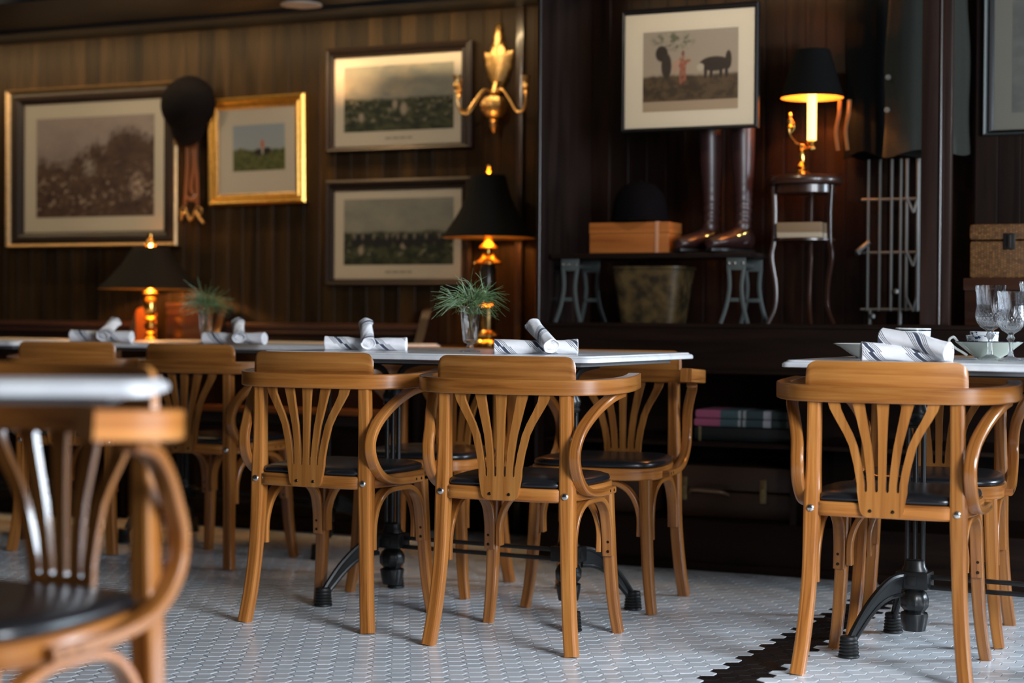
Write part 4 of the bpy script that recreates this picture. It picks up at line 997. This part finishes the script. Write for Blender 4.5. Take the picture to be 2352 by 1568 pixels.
def boot(u, p, rz, label, mirror=1):
    t = wempty('riding_boot', u, p, ZB, label, 'boot', 'tall riding boots on the low bench'); t.rotation_euler = (0, 0, -PHI+rz)
    path = cr([(-.012, .0, .035), (-.002, .0, .07), (.004, 0, .12), (.006, 0, .18), (.004, 0, .26), (.002, 0, .35), (0, 0, .455)], 9); n = len(path)
    mb = MB(); k = 28; base = len(mb.v)
    for i, p_ in enumerate(path):
        z = p_.z
        rx = np.interp(z, [.03, .07, .12, .18, .25, .33, .40, .46], [.042, .037, .032, .034, .038, .044, .047, .048]); ry = rx*.86
        wr = .06*math.exp(-((z-.15)/.07)**2)
        for j in range(k):
            a = 2*PI*j/k; rr = 1+wr*math.sin(z*210+2*math.sin(a+1)); mb.v.append(Vector((p_.x+rx*rr*math.cos(a), p_.y+ry*rr*math.sin(a), z)))
    for i in range(n-1):
        for j in range(k): j2 = (j+1) % k; mb.face((base+i*k+j, base+i*k+j2, base+(i+1)*k+j2, base+(i+1)*k+j), None)
    # inside lip
    b2 = len(mb.v)
    for zz, f in ((.455, .93), (.40, .90)):
        for j in range(k): a = 2*PI*j/k; mb.v.append(Vector((.048*f*math.cos(a), .041*f*math.sin(a), zz)))
    for j in range(k):
        j2 = (j+1) % k; mb.face((base+(n-1)*k+j, base+(n-1)*k+j2, b2+j2, b2+j), None); mb.face((b2+j, b2+j2, b2+k+j2, b2+k+j), None)
    mb.face([b2+k+j for j in range(k)], None)
    mb.build('shaft', LEATHER, t, 60)
    # foot, pointing to local -x
    mb = MB(); fp = [(.040, .040, .030), (.010, .048, .036), (-.04, .044, .038), (-.09, .034, .042), (-.14, .028, .044), (-.175, .022, .036), (-.195, .018, .016)]
    pts = cr([(x, 0, h) for x, h, w_ in fp], 5); base = len(mb.v); k = 18
    for q, p_ in enumerate(pts):
        f = q/(len(pts)-1)*(len(fp)-1); i = min(int(f), len(fp)-2); fr = f-i; h = fp[i][1]*(1-fr)+fp[i+1][1]*fr; w_ = fp[i][2]*(1-fr)+fp[i+1][2]*fr
        for j in range(k): a = 2*PI*j/k; mb.v.append(Vector((p_.x, w_*math.cos(a)*.95, .014+max(0, h*(1+math.sin(a)))*.9)))
    for i in range(len(pts)-1):
        for j in range(k): j2 = (j+1) % k; mb.face((base+i*k+j, base+i*k+j2, base+(i+1)*k+j2, base+(i+1)*k+j), None)
    mb.face([base+j for j in range(k)], None); mb.face([base+(len(pts)-1)*k+j for j in range(k)], None)
    mb.build('foot', LEATHER, t, 60)
    so = [(.044, .028), (0, .030), (-.06, .034), (-.12, .042), (-.165, .036), (-.196, .014)]
    o2 = [(x, y) for x, y in so]+[(x, -y) for x, y in so[::-1]]
    mb = MB(); mb.prism([[(x, y, .004) for x, y in o2], [(x, y, .014) for x, y in o2]]); mb.box(-.01, .046, -.028, .028, 0, .014, .002); mb.build('sole', FRAMEK, t)
    mb = MB(); ring_ = [Vector((-.03+.055*math.cos(a*PI/10), .048*math.sin(a*PI/10), .075+.02*math.cos(a*PI/10))) for a in range(20)]; mb.sweep(ring_, rrect(.004, .010, .001), closed=True); mb.box(-.088, -.080, -.014, .014, .045, .068, .003); mb.build('spur_strap', BRASS, t)
boot(.250, .235, 1.25, 'left riding boot with a creased ankle, standing next to the orange box')
boot(.372, .235, 1.22, 'right riding boot with a red brown shaft, nearer the tall stand')
# tapered pail under the bench
t = wempty('waste_basket', .042, .205, ZS, 'tapered mottled gold basket standing under the low bench', 'basket')
def goldm():
    m, nt, b = newmat('mottled_gold'); L = nt.links; tc = N(nt, 'ShaderNodeTexCoord'); n = N(nt, 'ShaderNodeTexNoise'); n.inputs['Scale'].default_value = 22; n.inputs['Detail'].default_value = 5; L.new(tc.outputs['Object'], n.inputs['Vector'])
    r = ramp(nt, [(.35, (.022, .015, .007)), (.68, (.12, .075, .024))]); L.new(n.outputs[0], r.inputs[0]); L.new(r.outputs[0], b.inputs['Base Color']); b.inputs['Roughness'].default_value = .5; b.inputs['Metallic'].default_value = .3; return m
def sqr(h, z): return [(a, b*.75, z) for a, b in rr_outline(h, h, h*.35, 5)]
mb = MB(); mb.prism([sqr(.108, 0), sqr(.112, .02), sqr(.136, .195), sqr(.141, .198), sqr(.141, .208), sqr(.132, .208), sqr(.106, .02), sqr(.10, .015)]); mb.build('body', goldm(), t)
# tall two tier stand
t = wempty('plant_stand', .585, .30, ZS, 'tall dark mahogany stand with a mid shelf carrying the candlestick lamp', 'stand')
MB().lathe([(.118, .502), (.134, .506), (.138, .514), (.138, .524), (.132, .534), (.126, .536)], n=40, sq=.85).build('stand_top', REDW, t)
MB().lathe([(.108, .470), (.112, .474), (.112, .500), (.10, .503)], n=32, sq=.85).build('apron', REDW, t)
MB().lathe([(.104, .298), (.112, .301), (.112, .308), (.106, .311)], n=36, sq=.85).build('mid_shelf', REDW, t)
for a in (200, 340, 90):
    cx, cy = math.cos(math.radians(a)), math.sin(math.radians(a))*.85
    MB().sweep(cr([(cx*.112, cy*.112, .50), (cx*.108, cy*.108, .40), (cx*.110, cy*.110, .30), (cx*.118, cy*.118, .24), (cx*.102, cy*.102, .14), (cx*.104, cy*.104, .06), (cx*.130, cy*.130, .0)], 6), rrect(.021, .017, .004), up=(cy, -cx, 0), scale=lambda q: 1.0-.35*q).build('leg', REDW, t)
t = wempty('closed_book', .583, .29, ZS+.311, 'tan and cream book lying on the mid shelf of the tall stand', 'book')
g = MB(); g.box(-.079, .079, -.060, .062, .0, .016, .001); g.box(-.080, .080, -.061, .064, .016, .019); g.build('pages', simple('cream_pages', (.42, .34, .24), .8), t)
g = MB(); g.box(-.081, .081, -.062, .066, .019, .055, .003); g.build('cover', simple('tan_cover', (.22, .14, .075), .7), t)
# grey rod rack
t = wempty('boot_rack', .858, .435, ZS, 'grey metal rod rack with zigzag braces under the hanging coats', 'rack')
mb = MB()
def rod(a, b, r=.006): mb.sweep([Vector(a), Vector(b)], circ(r, 8), up=(.1, 1, 0))
for x in (-.070, -.028, .015, .048, .070, .110): rod((x, 0, .05), (x, 0, .60), .0062 if x < .06 else .0075)
for z in (.455, .262, .055): rod((-.095, 0, z), (.112, 0, z), .0055)
for z in (.455, .262, .10): rod((.072, -.004, z), (.095, -.004, z-.05), .006); rod((.095, -.004, z-.05), (.110, -.004, z), .006)
rod((-.105, -.03, .262), (-.066, 0, .30), .009)
for x in (-.06, .048): rod((x, 0, .055), (x, -.005, .0), .007)
for x, z in ((-.105, .262), (.035, .12), (-.05, .03)): mb.lathe([(.0001, -.012), (.011, -.006), (.011, .006), (.0001, .012)], (x, -.01, z), 10)
mb.build('rods', RODM, t)
# coats
def coat(u, p, z0, z1, w0, w1, mat, label, seed, buttons=(), lining=False):
    t = wempty('hanging_coat', u, p, z0, label, 'coat', 'coats hanging in the display bay')
    H = z1-z0; k = 48; n = 16; mb = MB()
    for i in range(n+1):
        q = i/n; w_ = w0+(w1-w0)*q; z = H*q
        for j in range(k):
            a = 2*PI*j/k; f = 1+.10*math.sin(7*a+seed)*(1-q*.5)+.06*math.sin(13*a+seed*2)
            mb.v.append(Vector((w_*math.cos(a)*(1+.03*math.sin(9*q+seed)), .055*math.sin(a)*f, z+(.012*math.sin(3*a) if i == 0 else 0))))
    for i in range(n):
        for j in range(k): j2 = (j+1) % k; mb.face((i*k+j, i*k+j2, (i+1)*k+j2, (i+1)*k+j), None)
    mb.face(list(range(k)), None); mb.face([n*k+j for j in range(k)], None)
    mb.build('cloth', mat, t, 60)
    mb = MB(); mb.lathe([(w1*.9, 0), (w1*.6, .06), (.05, .10), (.0001, .12)], (0, 0, H-.005), 24, sq=.5); mb.build('shoulders', mat, t)
    for bx, bz in buttons:
        MB().lathe([(.010, 0), (.009, .003), (.0001, .0045)], (bx, -.060, bz), 14, axis=(0, -1, 0)).build('button', simple('pale_button', (.30, .30, .28), .3), t)
    return t
coat(.778, .430, 1.49, 2.10, .080, .078, COATK, 'black coat hanging in the display bay right of the candlestick lamp', 1)
coat(1.014, .34, 1.482, 2.10, .155, .14, COATG, 'grey green buttoned coat hanging behind the right post', 3, buttons=((-.128, .155), (-.125, .27)))
t = wempty('leather_strap', .715, .31, 1.50, 'pair of ochre leather straps hanging beside the candlestick lamp', 'strap')
mb = MB()
for dx in (0, .035): mb.sweep(cr([(dx, -.02, .18), (dx-.002, -.025, .13), (dx-.014, -.02, .07), (dx-.006, -.02, .0)], 5), rrect(.014, .004, .001), up=(0, 1, 0))
mb.build('strap', simple('ochre_leather', (.13, .06, .012), .45), t)
# wicker case on a brown chest at the right
t = wempty('brown_chest', 1.42, .17, ZS, 'dark brown chest under the wicker case at right', 'chest')
g = MB(); g.box(-.22, .30, -.10, .11, 0, .118, .004); g.build('body', REDW, t); g = MB(); g.box(-.225, .305, -.105, .113, .118, .160, .005); g.build('lid', REDW, t)
t = wempty('wicker_case', 1.34, .17, ZS+.160, 'brown wicker case with a dark clasp cropped by the right picture edge', 'case')
def wick():
    m, nt, b = newmat('woven_wicker'); L = nt.links; tc = N(nt, 'ShaderNodeTexCoord'); mp = N(nt, 'ShaderNodeMapping'); mp.inputs['Scale'].default_value = (150, 150, 110); L.new(tc.outputs['Object'], mp.inputs[0])
    ck = N(nt, 'ShaderNodeTexBrick'); ck.inputs['Scale'].default_value = 1; ck.inputs['Color1'].default_value = (.26, .12, .035, 1); ck.inputs['Color2'].default_value = (.12, .05, .015, 1); ck.inputs['Mortar'].default_value = (.02, .009, .004, 1); ck.inputs['Mortar Size'].default_value = .09; ck.inputs['Brick Width'].default_value = .9; ck.inputs['Row Height'].default_value = 1.4
    sp = N(nt, 'ShaderNodeSeparateXYZ'); cb = N(nt, 'ShaderNodeCombineXYZ'); L.new(mp.outputs[0], sp.inputs[0]); L.new(sp.outputs[2], cb.inputs[0]); L.new(sp.outputs[0], cb.inputs[1]); L.new(cb.outputs[0], ck.inputs['Vector']); L.new(ck.outputs[0], b.inputs['Base Color'])
    bp = N(nt, 'ShaderNodeBump'); bp.inputs['Strength'].default_value = .6; bp.inputs['Distance'].default_value = .002; L.new(ck.outputs[0], bp.inputs['Height']); L.new(bp.outputs[0], b.inputs['Normal']); b.inputs['Roughness'].default_value = .5; return m
WICK = wick()
g = MB(); g.box(-.130, .16, -.07, .08, 0, .125, .010); g.build('body', WICK, t); g = MB(); g.box(-.132, .162, -.072, .082, .128, .182, .012); g.build('lid', WICK, t)
g = MB(); g.box(-.020, .020, -.076, -.070, .095, .150, .003); g.box(-.006, .006, -.082, -.076, .10, .145, .002); g.build('clasp', simple('dark_clasp', (.05, .045, .04), .35, .8), t)

# things in the lower shelves
t = wempty('leather_suitcase', .395, .20, .178, 'worn brown leather suitcase lying in the lower right shelf', 'suitcase')
g = MB(); g.box(-.205, .205, -.10, .16, .0, .095, .012); g.build('body', CASEL, t); g = MB(); g.box(-.207, .207, -.102, .162, .098, .188, .014); g.build('lid', CASEL, t)
g = MB(); g.sweep(cr([(-.17, -.108, .085), (-.15, -.135, .10), (-.09, -.14, .10), (-.04, -.135, .097), (-.022, -.108, .085)], 6), rrect(.014, .012, .004)); g.build('handle', simple('pale_handle_leather', (.20, .12, .07), .4), t)
for x in (.105, -.19): g = MB(); g.box(x-.012, x+.012, -.108, -.100, .06, .145, .003); g.lathe([(.009, 0), (.007, .004), (.0001, .006)], (x, -.108, .11), 10, axis=(0, -1, 0)); g.build('clasp', brassmat('dull_brass', (.35, .28, .14), .4), t)
t = wempty('flat_case', .42, .17, .455, 'flat black case under the tartan blanket on the middle shelf', 'case')
g = MB(); g.box(-.18, .19, -.08, .14, 0, .052, .014); g.build('body', simple('black_case', (.012, .016, .017), .4), t); g = MB(); g.box(-.160, -.150, -.083, -.079, .0, .052, .002); g.build('strap', simple('yellowish_strap', (.16, .12, .05), .5), t)
def tartan():
    m, nt, b = newmat('tartan_wool'); L = nt.links; tc = N(nt, 'ShaderNodeTexCoord'); sp = N(nt, 'ShaderNodeSeparateXYZ'); L.new(tc.outputs['Object'], sp.inputs[0])
    mr = N(nt, 'ShaderNodeMapRange'); mr.inputs['From Min'].default_value = -.18; mr.inputs['From Max'].default_value = .19; L.new(sp.outputs[0], mr.inputs[0])
    r = ramp(nt, [(0, (.34, .08, .15)), (.27, (.05, .09, .10)), (.45, (.28, .30, .30)), (.48, (.02, .035, .04)), (.50, (.24, .26, .26)), (.53, (.03, .05, .055)), (.70, (.30, .30, .33)), (.78, (.03, .045, .045)), (.93, (.16, .17, .17)), (.96, (.03, .04, .04))], 'CONSTANT'); L.new(mr.outputs[0], r.inputs[0]); L.new(r.outputs[0], b.inputs['Base Color']); b.inputs['Roughness'].default_value = .9; return m
t = wempty('folded_blanket', .42, .17, .507, 'folded tartan blanket with a pink end on the middle shelf', 'blanket')
TT = tartan(); g = MB()
for k, (z0, z1) in enumerate(((0, .028), (.029, .060))): g.box(-.178+.004*k, .185, -.085+.004*k, .13, z0, z1, .009)
g.build('folds', TT, t)
t = wempty('leather_suitcase', -.10, .20, .178, 'second brown case standing in the shelf behind the centre chairs', 'suitcase')
g = MB(); g.box(-.17, .17, -.08, .14, 0, .20, .012); g.build('body', CASEL, t); g = MB(); g.sweep(cr([(-.05, -.085, .12), (-.03, -.11, .13), (.03, -.11, .13), (.05, -.085, .12)], 5), rrect(.012, .01, .003)); g.build('handle', STRAP, t)
